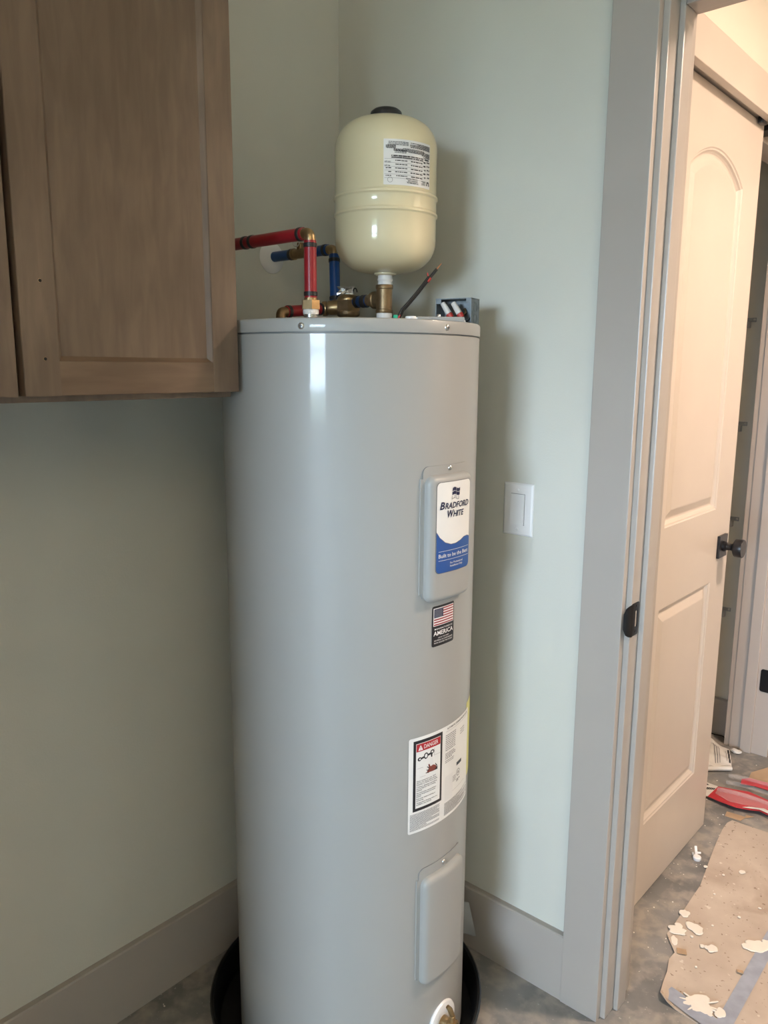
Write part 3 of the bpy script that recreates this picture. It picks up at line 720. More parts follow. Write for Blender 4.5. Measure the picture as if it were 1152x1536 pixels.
for i in range(9):
    for j in range(6 if i % 2 == 0 else 5):
        x = ga+.0022+.42*(gb-ga)*(j+(.25 if i % 2 == 0 else .75))/6.2*.94; y = gc+.0012+6*hs+(7*hs-.0008)*(i+.6)/9.4
        stars.append([(x+.0007*math.cos(q*PI/5+PI/2)*(1 if q % 2 == 0 else .45), y+.0007*math.sin(q*PI/5+PI/2)*(1 if q % 2 == 0 else .45)) for q in range(10)])
poly2d('stars', stars, hm, .0016, 'ink_white', fs)
fm = (fu0+fu1)/2
text('lettering', [('MANUFACTURED IN', fm, .9398, .0028, fw*.80, 0, .01, 'c'), ('AMERICA', fm, .9292, .0080, fw*.88, 0, .012, 'c'),
                   ('USING THE FINEST', fm, .9232, .0021, fw*.5, 0, 0, 'c'), ('MATERIALS & COMPONENTS', fm, .9185, .0024, fw*.82, 0, 0, 'c'), ('FROM AROUND THE WORLD', fm, .9140, .0024, fw*.82, 0, 0, 'c')], hm, .0012, 'ink_white', fs)
# data and danger label wrapping round to the right, yellow label beyond it
yl = rsheet('energy_label', A(68.0), A(97), .5950, .7560, .003, hm, .0004, 'ink_yellow', wh); tag(yl, 'yellow label edge at the right of the white data label')
du0, du1, dv0, dv1 = A(25.0), A(70.6), .5565, .7445
dl = rsheet('data_label', du0, du1, dv0, dv1, .004, hm, .0007, 'label_white', wh, n=26); tag(dl, 'large white data label with black-framed danger notice')
b0, b1, c0, c1 = A(27.3), A(43.9), .5994, .7383
quads('danger_frame', [(b0, b1, c0, c1)], hm, .0010, 'ink_black', dl, 8)
i0, i1, j0, j1 = b0+.0055, b1-.0055, c0+.0060, c1-.0060
quads('danger_field', [(i0, i1, j0, j1)], hm, .0012, 'label_white', dl, 8)
quads('danger_banner', [(i0+.0008, i1-.0008, .7165, .7313)], hm, .0014, 'ink_red', dl, 8)
poly2d('warning_triangle', [[(i0+.0045, .7186), (i0+.0150, .7186), (i0+.00975, .7290)]], hm, .0016, 'ink_white', dl)
text('lettering', [('!', i0+.00975, .7196, .0062, None, 0, .02, 'c')], hm, .0018, 'ink_red', dl)
text('lettering', [('DANGER', i0+.0175, .7200, .0080, .0345, 0, .004, 'l')], hm, .0016, 'ink_white', dl)
# picture: tap and scalded hand
def ell(cx_, cy_, rx, ry, rot=0, n=16): return [(cx_+rx*math.cos(2*PI*k/n)*math.cos(rot)-ry*math.sin(2*PI*k/n)*math.sin(rot), cy_+rx*math.cos(2*PI*k/n)*math.sin(rot)+ry*math.sin(2*PI*k/n)*math.cos(rot)) for k in range(n)]
ic = (i0+i1)/2
poly2d('tap_picture', [ell(i0+.008, .7015, .0045, .0038), ell(i0+.0225, .7045, .0052, .0062), ell(i0+.0375, .7080, .0048, .0042), [(i0+.012, .7000), (i0+.034, .7035), (i0+.034, .7075), (i0+.012, .7040)], [(i0+.0335, .7055), (i0+.038, .7045), (i0+.0375, .6975), (i0+.0345, .6985)]], hm, .0014, 'ink_black', dl)
poly2d('tap_picture', [ell(i0+.0225, .7045, .0030, .0038), ell(i0+.0375, .7080, .0024, .0020), ell(i0+.0085, .7015, .0020, .0016)], hm, .0016, 'label_white', dl)
poly2d('water_picture', [[(i0+.033, .6975), (i0+.0385, .6965), (i0+.042, .6800), (i0+.030, .6800)]], hm, .0014, 'label_silver', dl)
poly2d('hand_picture', [[(i0+.026, .6735), (i0+.030, .6780), (i0+.028, .6855), (i0+.0305, .6860), (i0+.0335, .6800), (i0+.040, .6815), (i0+.0455, .6790), (i0+.049, .6745), (i0+.0500, .6690), (i0+.040, .6690), (i0+.030, .6695), (i0+.024, .6700)]], hm, .0016, 'ink_brown', dl)
poly2d('hand_outline', [[(i0+.022, .6712), (i0+.030, .6700), (i0+.030, .6688), (i0+.022, .6698)], [(i0+.0235, .6765), (i0+.030, .6745), (i0+.030, .6730), (i0+.0235, .6752)], [(i0+.0255, .6825), (i0+.031, .6780), (i0+.030, .6768), (i0+.0247, .6814)], [(i0+.043, .6695), (i0+.0510, .6760), (i0+.0510, .6690)], [(i0+.0455, .6830), (i0+.0505, .6770), (i0+.0490, .6755), (i0+.0447, .6818)]], hm, .0018, 'ink_black', dl)
quads('basin_lines', [(i0+.003, i0+.016, .6835, .6839), (i0+.042, i1-.001, .6990, .6993), (i0+.0425, i0+.0429, .6990, .7140), (i0+.009, i0+.022, .6655, .6658)], hm, .0014, 'ink_grey', dl, 2)
para = ['Water temperature over 125°F', '(52°C) can cause severe burns', 'instantly or death from scalds.', '', 'Children, disabled and elderly', 'are at highest risk of being', 'scalded.', '', 'See instruction manual before', 'setting temperature at water', 'heater.', '', 'Feel water before bathing or', 'showering.', '', 'Temperature limiting valves are', 'available, see manual.']
lines = []; zz = .6575
for s_ in para:
    if s_ == '': zz -= .0013; continue
    lines.append((s_, i0+.0018, zz, .0024, min(len(s_)*.00163, .0535), 0, .012, 'l')); zz -= .00345
text('danger_text', lines, hm, .0014, 'ink_black', dl)
quads('fine_print', word_bars(du0+.004, A(42.8), .5615, .5955, 16, .0010, 3), hm, .0010, 'ink_grey', dl, 1)
# right-hand column
r0, r1 = A(46.0), A(69.5)
text('lettering', [('AUTOMATIC STORAGE WATER HEATER', r0+.005, .7365, .0034, r1-r0-.010, 0, .02, 'l')], hm, .0010, 'ink_black', dl)
quads('rule_line', [(r0+.002, r1, .7325, .7329), (r0+.012, r1-.018, .6025, .6029)], hm, .0010, 'ink_grey', dl, 6)
quads('fine_print', word_bars(r0+.001, r0+.045, .6935, .7270, 9, .0015, 5, .8)+word_bars(r0+.001, r0+.050, .6770, .6900, 4, .0015, 6, .7)+word_bars(r0+.056, r0+.082, .7060, .7200, 3, .0015, 8, .8)+word_bars(r0+.001, r0+.034, .6690, .6755, 2, .0013, 9, .9), hm, .0010, 'ink_grey', dl, 1)
rsheet('blank_patch', r0+.001, r0+.028, .5920, .6420, .001, hm, .0010, 'label_silver', dl)
quads('black_mark', [(r0+.042, r0+.064, .6480, .6550)], hm, .0010, 'ink_black', dl, 3)
mb = MB()
for k in range(24):
    a0_, a1_ = 2*PI*k/24, 2*PI*(k+1)/24; q = []
    for (rr, aa) in ((.0072, a0_), (.0072, a1_), (.0062, a1_), (.0062, a0_)): q.append(hm(r0+.050+rr*math.cos(aa), .6320+rr*math.sin(aa), .0010))
    mb.add(q, [(3, 2, 1, 0)])
mb.build('ring_mark', 'ink_black', dl)
text('lettering', [('UL', r0+.050, .6296, .0052, None, .0, .02, 'c')], hm, .0010, 'ink_black', dl)
quads('fine_print', word_bars(r0+.026, r0+.042, .6200, .6330, 4, .0012, 12, .9)+word_bars(r0+.043, r0+.058, .6140, .6200, 2, .0020, 13)+word_bars(r0+.001, r1, .5620, .5880, 13, .0010, 11), hm, .0010, 'ink_grey', dl, 1)
# drain valve with escutcheon
dva, dvz = 47.6, .1105
dn = Vector((math.cos(VD+math.radians(dva)), math.sin(VD+math.radians(dva)), 0)); dp0 = Vector(hm(A(dva), dvz, 0))
dvv = MB(); M = axis_m(dp0-dn*.002, dn, (0, 0, 1)); dvv.lathe([(.0, 0), (.040, 0), (.042, .0035), (.040, .007), (.034, .0085), (.022, .0085), (.020, .006), (0, .006)], 40, M)
de = dvv.build('drain_escutcheon', 'white_plastic', wh, True); tag(de, 'white ring around the brass drain valve')
dvv = MB(); dvv.lathe([(0, .004), (.0125, .004), (.0125, .020), (.016, .022), (.016, .034), (.012, .036), (.0115, .052), (.0135, .054), (.0135, .064), (.0105, .066), (0, .066)], 24, M); dvo = dvv.build('drain_valve', 'brass', wh, True)
dvv = MB(); p = dp0+dn*.027; dvv.cyl(p+Vector((0, 0, .010)), p+Vector((0, 0, .026)), .007, 16, .006, .001); dvv.tube([p+Vector((0, 0, .026)), p+Vector((-.004, -.003, .040)), p+Vector((-.008, -.006, .046))], [.005, .0055, .004], 10); dvv.build('valve_stem', 'brass', dvo, True)
# things on the lid: ground screw, white knock-out plug, wire cover
gs = MB(); p = hm(A(0), ZT, 0)
def lidpt(lat, dep, z=ZT):   # lat: right of the axis as the camera sees it, dep: away from the camera
    uu = Vector((math.cos(VD), math.sin(VD))); rt = Vector((-uu.y, uu.x)); q = HC+rt*lat-uu*dep; return Vector((q.x, q.y, z))
p = lidpt(.0735, -.203)
mb = MB(); mb.prism(hexa(.0038), 0, .0065, Matrix.Translation(p)); mb.build('ground_screw', 'green_screw', wh)
p = lidpt(.1000, -.188)
mb = MB(); mb.lathe([(.0095, 0), (.0095, .004), (.008, .0055), (0, .0058)], 20, Matrix.Translation(p)); mb.build('knockout_plug', 'white_plastic', wh, True)
mb = MB(); Mx = axis_m(lidpt(.155, -.095), (0, 0, 1), (math.cos(VD+PI/2), math.sin(VD+PI/2), 0)); mb.box(-.040, .045, -.02, .03, 0, .0100, .002, Mx); mb.build('wiring_plate', 'heater_paint', wh)
mb = MB(); mb.lathe([(.004, .0100), (.004, .0125), (.0025, .0145), (0, .0148)], 14, Mx @ Matrix.Translation((.0, -.012, 0))); mb.build('screw', 'steel', wh, True)

# ------------------------------------------------------------------ plumbing on top of the heater
def crimp(parent, p, axis, rad=.0122, w=.0075):
    p = Vector(p); a = Vector(axis).normalized()
    mb = MB(); mb.cyl(p-a*w/2, p+a*w/2, rad, 24, None, .0006); return mb.build('crimp_ring', 'black_plastic', parent, True)
def threads(parent, p, z0, z1, rad, material, name='threaded_nipple', n=5):
    prof = [(0, z0), (rad*.9, z0)]
    for k in range(n):
        a = z0+(z1-z0)*k/n; h = (z1-z0)/n; prof += [(rad*.92, a), (rad, a+h*.3), (rad, a+h*.6), (rad*.92, a+h*.95)]
    prof += [(rad*.9, z1), (0, z1)]
    mb = MB(); mb.lathe(prof, 24, Matrix.Translation((p[0], p[1], 0))); return mb.build(name, material, parent, True)
def bend(p0, corner, p1, rad, n=10):
    c = Vector(corner); a = (Vector(p0)-c).normalized(); b = (Vector(p1)-c).normalized(); out = [Vector(p0)]
    for k in range(n+1):
        t = k/n; q0 = c+a*rad; q1 = c+b*rad; out.append(q0*(1-t)**2+c*2*t*(1-t)+q1*t*t)
    out.append(Vector(p1)); return out
PR = .0111
hx_, hy_ = .344, -.4240; EZ = 1.6325
hp = thing('hot_water_pipe', (hx_, hy_, ZT), 'red hot water pipe rising from the heater and turning left at a brass elbow', 'pipe')
threads(hp, (hx_, hy_), ZT+.0002, 1.4945, .0130, 'steel')
mb = MB(); mb.lathe([(0, 1.4930), (.0136, 1.4930), (.0142, 1.497), (.0138, 1.5020), (0, 1.5020)], 24, Matrix.Translation((hx_, hy_, 0))); mb.build('thread_seal', 'teflon_tape', hp, True)
mb = MB(); mb.prism(hexa(.0172, 6, .4), 1.5015, 1.5175, Matrix.Translation((hx_, hy_, 0))); mb.cyl((hx_, hy_, 1.5170), (hx_, hy_, 1.5215), .0120, 20); mb.build('hex_adapter', 'brass', hp)
mb = MB(); mb.cyl((hx_, hy_, 1.5200), (hx_, hy_, 1.6195), PR, 24); mb.build('pipe', 'red_pex', hp, True)
crimp(hp, (hx_, hy_, 1.5285), (0, 0, 1)); crimp(hp, (hx_, hy_, 1.6115), (0, 0, 1))
mb = MB(); mb.tube(bend((hx_, hy_, 1.615), (hx_, hy_, EZ), (hx_-.020, hy_, EZ), .011), .0098, 16); mb.lathe([(0, .0), (.0108, .0), (.0108, .004), (0, .004)], 20, Matrix.Translation((hx_, hy_, 1.6175))); mb.build('elbow', 'brass', hp, True)
mb = MB(); mb.cyl((hx_-.0155, hy_, EZ), (.150, hy_, EZ), PR, 24); mb.build('pipe', 'red_pex', hp, True)
crimp(hp, (hx_-.0245, hy_, EZ), (1, 0, 0)); crimp(hp, (.186, hy_, EZ), (1, 0, 0)); crimp(hp, (.166, hy_, EZ), (1, 0, 0))
mb = MB(); mb.cyl((.150, hy_, EZ), (XL, hy_, EZ), PR, 24); mb.build('pipe', 'red_pex', hp, True)

by, bz = -.2033, 1.6440
es = thing('pipe_escutcheon', (XL, by, bz), 'white round escutcheon where the blue pipe leaves the wall', 'escutcheon')
mb = MB(); mb.lathe([(.0, .010), (.016, .010), (.020, .009), (.030, .004), (.0345, .0015), (.035, 0)], 40, axis_m((XL, by, bz-.001), (1, 0, 0))); mb.build('flange', 'white_plastic', es, True)
bx = .184
cp = thing('cold_water_pipe', (bx, by, ZT), 'blue cold water pipe from the wall escutcheon, with brass coupling and elbow', 'pipe')
mb = MB(); mb.cyl((XL+.006, by, bz), (.060, by, bz), PR, 24); mb.build('pipe', 'blue_pex', cp, True)
mb = MB(); mb.cyl((.057, by, bz), (.062, by, bz), .0125, 20); mb.cyl((.062, by, bz), (.098, by, bz), .0108, 20); mb.cyl((.098, by, bz), (.103, by, bz), .0125, 20); mb.cyl((.080, by, bz), (.080, by, bz+.022), .0085, 16, .007); mb.build('tee_coupling', 'old_brass', cp, True)
mb = MB(); mb.tube([Vector((.080+.010*math.cos(q*PI/6), by-.012, bz+.020+.007*math.sin(q*PI/6))) for q in range(13)], .0012, 8, False); mb.build('clip_wire', 'steel', cp, True)
crimp(cp, (.052, by, bz), (1, 0, 0)); crimp(cp, (.110, by, bz), (1, 0, 0))
mb = MB(); mb.cyl((.101, by, bz), (bx-.017, by, bz), PR, 24); mb.build('pipe', 'blue_pex', cp, True)
crimp(cp, (bx-.026, by, bz), (1, 0, 0))
bl_ = Vector((bx+.0145, by-.012, 1.537)); bt_ = Vector((bx+.001, by-.001, bz-.012))
mb = MB(); mb.tube(bend((bx-.018, by, bz), (bx, by, bz), tuple(bt_), .011), .0098, 16); mb.build('elbow', 'brass', cp, True)
mb = MB(); mb.cyl(bt_, bl_, PR, 24); mb.build('pipe', 'blue_pex', cp, True)
dv_ = (bl_-bt_).normalized(); crimp(cp, bl_-dv_*.005, dv_)
crimp(cp, bt_+dv_*.012, dv_)

tx, ty = .3440, -.2250; BZ = 1.5310
V0 = Vector((.246, ty, BZ-.006))
mv = thing('mixing_valve', (V0.x, V0.y, ZT), 'brass mixing valve with a hex cap on the heater lid', 'valve')
Mv = Matrix.Translation((V0.x, V0.y, 0))
mb = MB(); mb.lathe([(0, ZT), (.0185, ZT), (.0185, 1.4930), (.0160, 1.4960), (.0165, 1.5010), (.0215, 1.5030), (.0235, 1.5060), (.0235, 1.5130), (.0205, 1.5160), (0, 1.5160)], 28, Mv); body = mb.build('valve_body', 'old_brass', mv, True)
mb = MB(); mb.prism(hexa(.0258, 6, .2), 1.5125, 1.5340, Mv); mb.build('hex_nut', 'old_brass', mv)
mb = MB(); mb.lathe([(0, 1.5335), (.0225, 1.5335), (.0232, 1.536), (.0228, 1.5395), (.019, 1.5440), (.010, 1.5470), (0, 1.5475)], 28, Mv); mb.build('cap', 'brass', mv, True)
mb = MB(); rg = random.Random(4)
v = []; f = []
for i in range(7):
    for j in range(5):
        v.append((V0.x-.016+.0052*i*.72+rg.uniform(-.003, .003), V0.y-.012+.0052*i*.69+rg.uniform(-.004, .004), 1.546+.0045*j+rg.uniform(-.002, .002)))
for i in range(6):
    for j in range(4): a = i*5+j; f.append((a, a+5, a+6, a+1))
mb.add(v, f); mb.add([(a-.001, b+.001, c) for a, b, c in v], [tuple(reversed(q)) for q in f]); mb.build('foil_tag', 'steel', mv)
mb = MB(); mb.tube([Vector((V0.x+.010+.0055*math.cos(q*PI/8), V0.y+.009, 1.551+.0085*math.sin(q*PI/8))) for q in range(9)], .0011, 8); mb.build('tag_wire', 'black_metal', mv, True)
# side ports
mb = MB(); mb.tube([V0+Vector((-.006, -.005, -.004)), V0+Vector((-.022, -.016, -.004)), V0+Vector((-.032, -.023, -.005)), V0+Vector((-.036, -.026, -.006))], [.013, .0150, .0145, .0125], 20); mb.cyl(V0+Vector((-.036, -.026, -.006)), V0+Vector((-.043, -.031, -.0065)), .0148, 20); mb.build('side_port', 'brass', mv, True)
mb = MB(); mb.tube([V0+Vector((-.018, -.002, -.004)), V0+Vector((-.040, 0, .003)), bl_+Vector((0, 0, -.006)), bl_+Vector((0, 0, .002))], [.013, .0125, .0110, .0105], 16); mb.build('cold_port', 'brass', mv, True)
# lower red pipe to the left
q0 = V0+Vector((-.041, -.030, -.0065)); q1 = Vector((.197, -.362, 1.5065)); ax = (q1-q0).normalized()
lp = thing('red_branch_pipe', (q1.x, q1.y, ZT), 'short red pipe lying low behind the hot riser, brass end at left', 'pipe')
mb = MB(); mb.cyl(q0+ax*.002, q1-ax*.010, PR, 24); mb.build('pipe', 'red_pex', lp, True)
crimp(lp, q0+ax*.010, ax); crimp(lp, q1-ax*.016, ax)
mb = MB(); mb.tube(bend(q1-ax*.011, q1+ax*.004, q1+ax*.002+Vector((0, 0, -.0275)), .008), .0098, 16); mb.build('elbow', 'old_brass', lp, True)
# tee under the expansion tank
te = thing('brass_tee', (tx, ty, ZT), 'brass tee joining the cream expansion tank to the heater', 'pipe tee')
threads(te, (tx, ty), ZT, 1.4960, .0132, 'steel')
mb = MB(); mb.lathe([(0, 1.494), (.0150, 1.494), (.0155, 1.499), (.0150, 1.507), (0, 1.507)], 24, Matrix.Translation((tx, ty, 0))); mb.build('thread_seal', 'teflon_tape', te, True)
mb = MB(); mb.lathe([(0, 1.5055), (.0165, 1.5055), (.0172, 1.5065), (.0172, 1.5115), (.0158, 1.5130), (.0158, 1.5510), (.0172, 1.5525), (.0172, 1.5585), (.0165, 1.5595), (0, 1.5595)], 28, Matrix.Translation((tx, ty, 0)))
mb.lathe([(0, 0), (.0155, 0), (.0150, .017), (.0168, .019), (.0168, .024), (0, .024)], 24, axis_m((tx-.004, ty, BZ+.001), (-1, 0, 0))); mb.build('tee_body', 'old_brass', te, True)
mb = MB(); mb.prism(hexa(.0145), 0, .008, axis_m((tx-.028, ty, BZ+.001), (-1, 0, 0))); mb.cyl((tx-.030, ty, BZ+.001), (tx-.044, ty, BZ+.001), .0120, 20, .0112); mb.build('branch_adapter', 'old_brass', te, True)
mb = MB(); mb.lathe([(0, .0010), (.0028, .0008), (.0032, 0)], 12, axis_m((tx+.0158*math.cos(VD+.02), ty+.0158*math.sin(VD+.02), 1.535), (math.cos(VD), math.sin(VD), 0))); mb.build('cast_boss', 'old_brass', te, True)
bs = thing('blue_branch_pipe', (.290, ty, BZ-.011), 'very short blue pipe between mixing valve and brass tee', 'pipe')
mb = MB(); mb.cyl((V0.x+.018, ty, BZ), (tx-.040, ty, BZ+.001), PR, 24); mb.build('pipe', 'blue_pex', bs, True)
crimp(bs, (tx-.052, ty, BZ), (1, 0, 0), .0128, .012); crimp(bs, (V0.x+.026, ty, BZ), (1, 0, 0))

# ------------------------------------------------------------------ expansion tank
TC = Vector((.345, -.224)); TR = .0975; VT = math.atan2(CAM.y-TC.y, CAM.x-TC.x)
et = thing('expansion_tank', (TC.x, TC.y, 1.559), 'cream thermal expansion tank standing on the brass tee', 'expansion tank')
MT = Matrix.Translation((TC.x, TC.y, 0))
prof = [(.012, 1.5795)]
zb0, zb1, zt0, zt1 = 1.5810, 1.640, 1.8050, 1.8625
for k in range(13):
    a = -PI/2+PI/2*k/12; prof.append((max(.012, TR*max(0, math.cos(a))**.62), zb1+(zb1-zb0)*math.sin(a)))
for zc_ in (1.686, 1.717):
    prof += [(TR, zc_-.0055), (TR+.0007, zc_-.0040), (TR+.0028, zc_-.0018), (TR+.0028, zc_+.0018), (TR+.0007, zc_+.0040), (TR+(.0005 if zc_ < 1.7 else 0), zc_+.0055)]
for k in range(13):
    a = PI/2*k/12; prof.append((TR*max(0, math.cos(a))**.62 if k < 12 else 0, zt0+(zt1-zt0)*math.sin(a)))
mb = MB(); mb.lathe(prof, 96, MT); mb.build('tank_shell', 'tank_paint', et, True)
mb = MB(); mb.lathe([(.0305, 1.8560), (.0307, 1.8685), (.0292, 1.8745), (.0235, 1.8790), (.012, 1.8812), (0, 1.8817)], 32, MT); mb.build('air_valve_cap', 'black_plastic', et, True)
mb = MB(); mb.lathe([(.022, 1.5855), (.0215, 1.5790), (.017, 1.5770), (0, 1.5770)], 28, MT); mb.build('neck_collar', 'tank_paint', et, True)
mb = MB(); mb.lathe([(0, 1.559), (.0135, 1.559), (.0145, 1.563), (.0135, 1.566), (.0152, 1.569), (.0140, 1.573), (.0140, 1.578), (0, 1.578)], 24, MT); mb.build('thread_seal', 'teflon_tape', et, True)
tm = lambda u_, v_, off: (TC.x+(TR+off)*math.cos(VT+u_/TR), TC.y+(TR+off)*math.sin(VT+u_/TR), v_)
T_ = lambda deg: math.radians(deg)*TR
lu0, lu1, lv0, lv1 = T_(-2.5), T_(56), 1.7250, 1.8025
lb_ = rsheet('tank_label', lu0, lu1, lv0, lv1, .0012, tm, .0004, 'label_silver', et); tag(lb_, 'silver-white printed label mounted upside down on the tank')
inv = lambda u_, v_, off: tm(lu0+lu1-u_, lv0+lv1-v_, off)     # print reads upside down
bars = []
bars += word_bars(lu0+.002, lu0+.050, lv0+.004, lv0+.013, 6, .0011, 21)+word_bars(lu0+.018, lu1-.018, lv0+.0145, lv0+.0215, 5, .0010, 22)+word_bars(lu1-.022, lu1-.004, lv0+.010, lv0+.016, 5, .0009, 23)
bars += word_bars(lu0+.002, lu0+.024, lv0+.017, lv0+.026, 6, .0011, 24)
bars += word_bars(lu0+.020, lu1-.014, lv0+.0265, lv0+.0325, 2, .0019, 25)
for k in range(5):
    v_ = lv0+.0340+.0065*k; bars += word_bars(lu0+.022, lu0+.052, v_, v_+.004, 1, .0019, 30+k, .9)+word_bars(lu0+.002, lu0+.012, v_-.004, v_, 1, .0019, 40+k, .9)+word_bars(lu0+.0140, lu0+.0200, v_-.002, v_+.001, 1, .0027, 50+k, .9)
bars += word_bars(lu1-.046, lu1-.003, lv0+.0035, lv0+.0105, 3, .0011, 71, .9)+word_bars(lu1-.042, lu1-.020, lv0+.018, lv0+.0235, 3, .0010, 72)+word_bars(lu1-.048, lu1-.016, lv0+.0270, lv0+.0325, 2, .0018, 73)
for k in range(5):
    v_ = lv0+.0340+.0065*k; bars += word_bars(lu1-.044, lu1-.017, v_, v_+.004, 1, .0015, 80+k, .85)
    if k > 1: bars += word_bars(lu1-.014, lu1-.003, v_, v_+.004, 1, .0016, 90+k, .9)
bars += word_bars(lu0+.014, lu0+.024, lv1-.0115, lv1-.0040, 4, .0010, 99)
quads('fine_print', bars, inv, .0007, 'ink_black', lb_, 1)
quads('rule_line', [(lu0+.002, lu1-.002, lv0+.0340+.0065*k-.0008, lv0+.0340+.0065*k-.0004) for k in range(6)], inv, .0007, 'ink_grey', lb_, 8)
quads('black_bar', [(lu0+.0045, lu0+.0165, lv0+.0270, lv0+.0295)], inv, .0007, 'ink_black', lb_, 2)
text('lettering', [('EXPANSION TANK', lu0+.044, lv1-.0095, .0024, .021, 0, .02, 'c'), ('POTABLE WATER', lu0+.046, lv1-.0130, .0024, .024, 0, .02, 'c'), ('THERMAL', lu0+.044, lv1-.0062, .0024, .026, 0, .02, 'c')], inv, .0007, 'ink_black', lb_)
text('lettering', [('150 psi', lu1-.013, lv0+.0375, .0028, .011, 0, .02, 'l'), ('40 psi', lu1-.012, lv0+.0440, .0028, .010, 0, .02, 'l')], inv, .0007, 'ink_black', lb_)
# arch-shaped maker's mark in the corner
am = []
for k in range(10):
    a0_, a1_ = PI*k/10, PI*(k+1)/10
    am.append([(lu0+.0065+.0042*math.cos(a0_), lv1-.0085+.0055*math.sin(a0_)), (lu0+.0065+.0042*math.cos(a1_), lv1-.0085+.0055*math.sin(a1_)), (lu0+.0065+.0020*math.cos(a1_), lv1-.0085+.0028*math.sin(a1_)), (lu0+.0065+.0020*math.cos(a0_), lv1-.0085+.0028*math.sin(a0_))])
am += [[(lu0+.0015, lv1-.0105), (lu0+.0050, lv1-.0105), (lu0+.0045, lv1-.0085), (lu0+.0023, lv1-.0085)], [(lu0+.0080, lv1-.0105), (lu0+.0115, lv1-.0105), (lu0+.0107, lv1-.0085), (lu0+.0085, lv1-.0085)]]
poly2d('makers_mark', [[(x, 2*(lv1-.0078)-y) for x, y in q] for q in am], inv, .0007, 'ink_black', lb_)
mb = MB()
for k in range(20):
    a0_, a1_ = 2*PI*k/20, 2*PI*(k+1)/20
    mb.add([inv(lu1-.012+q*math.cos(a), lv1-.0085+q*math.sin(a), .0007) for q, a in ((.0048, a0_), (.0048, a1_), (.0042, a1_), (.0042, a0_))], [(0, 1, 2, 3)])
mb.build('ring_mark', 'ink_grey', lb_)

# ------------------------------------------------------------------ electrical bits on the lid
jx = lidpt(.199, .038); oa = VD-math.radians(29)      # opening faces a little left of the camera
nx = Vector((math.cos(oa+PI/2), math.sin(oa+PI/2), 0))
MJ = axis_m(jx, (math.cos(oa), math.sin(oa), 0), nx)   # local x: right, y: up, z: out of the opening
jb = thing('junction_box', tuple(jx), 'open galvanised junction box on the lid at right', 'junction box')
w2, hh, dp = .037, .0545, .045; t = .0016
mb = MB(); mb.box(-w2, w2, 0, hh, -dp, -dp+t, 0, MJ); mb.build('back', 'galvanised', jb)
mb = MB(); mb.box(-w2, -w2+t, 0, hh, -dp, 0, 0, MJ); mb.build('side', 'galvanised', jb)
mb = MB(); mb.box(w2-t, w2, 0, hh, -dp, 0, 0, MJ); sd = mb.build('side', 'galvanised', jb)
mb = MB(); mb.box(-w2, w2, hh-t, hh, -dp, 0, 0, MJ); mb.build('top', 'galvanised', jb)
mb = MB(); mb.box(-w2, w2, 0, t, -dp, 0, 0, MJ); mb.build('bottom', 'galvanised', jb)
for cy_ in (.016, .038):
    mb = MB(); mb.lathe([(.0098, 0), (.0098, .0006), (.0088, .0006), (.0088, 0)], 20, MJ @ Matrix.Translation((w2, cy_, -.022)) @ Matrix.Rotation(PI/2, 4, 'Y')); mb.build('knockout', 'galvanised', sd, True)
for sx_ in (-1, 1):
    mb = MB(); mb.box(sx_*w2-(.011 if sx_ > 0 else -.0016), sx_*w2+(-.0016 if sx_ > 0 else .011), hh-.010, hh-.0016, -.0016, 0, .0004, MJ); mb.build('screw_ear', 'galvanised', jb)
rg = random.Random(2)
for k, (xx, lb2) in enumerate(((-.016, 'left'), (.006, 'right'))):
    wc = thing('wire_connector', tuple(MJ @ Vector((xx, .02, -.012))), 'white and red wire connector inside the junction box, '+lb2+' of the two', 'connector', 'wire connectors in the junction box')
    a = MJ @ Vector((xx-.010, .047, -.008)); b = MJ @ Vector((xx+.003, .026, -.010)); c = MJ @ Vector((xx+.008, .018, -.011)); e = MJ @ Vector((xx+.018, .0016, -.016))
    mb = MB(); mb.cyl(a, b, .0052, 14, .0062, .001); mb.build('sleeve', 'paper_white', wc, True)
    mb = MB(); mb.cyl(b, c, .0068, 14, .0062, .0008); mb.build('red_collar', 'wire_red', wc, True)
    mb = MB(); mb.tube([c, (c+e)/2+Vector((0, 0, .002)), e], .0016, 8); mb.build('wire', 'paper_white' if k else 'wire_black', wc, True)
sl = thing('coiled_wires', tuple(MJ @ Vector((.012, .004, -.03))), 'dark loose wires curled inside the junction box', 'wire')
mb = MB(); mb.tube([MJ @ Vector(q) for q in ((.0, .002, -.03), (.010, .010, -.028), (.022, .013, -.025), (.029, .022, -.028), (.030, .030, -.034))], .0019, 8); mb.build('wire', 'wire_black', sl, True)
mb = MB(); mb.tube([MJ @ Vector(q) for q in ((-.03, .002, -.035), (-.015, .012, -.036), (.004, .022, -.036), (.012, .030, -.038), (.008, .037, -.040))], .0025, 8); mb.build('bushing_wire', 'old_brass', sl, True)
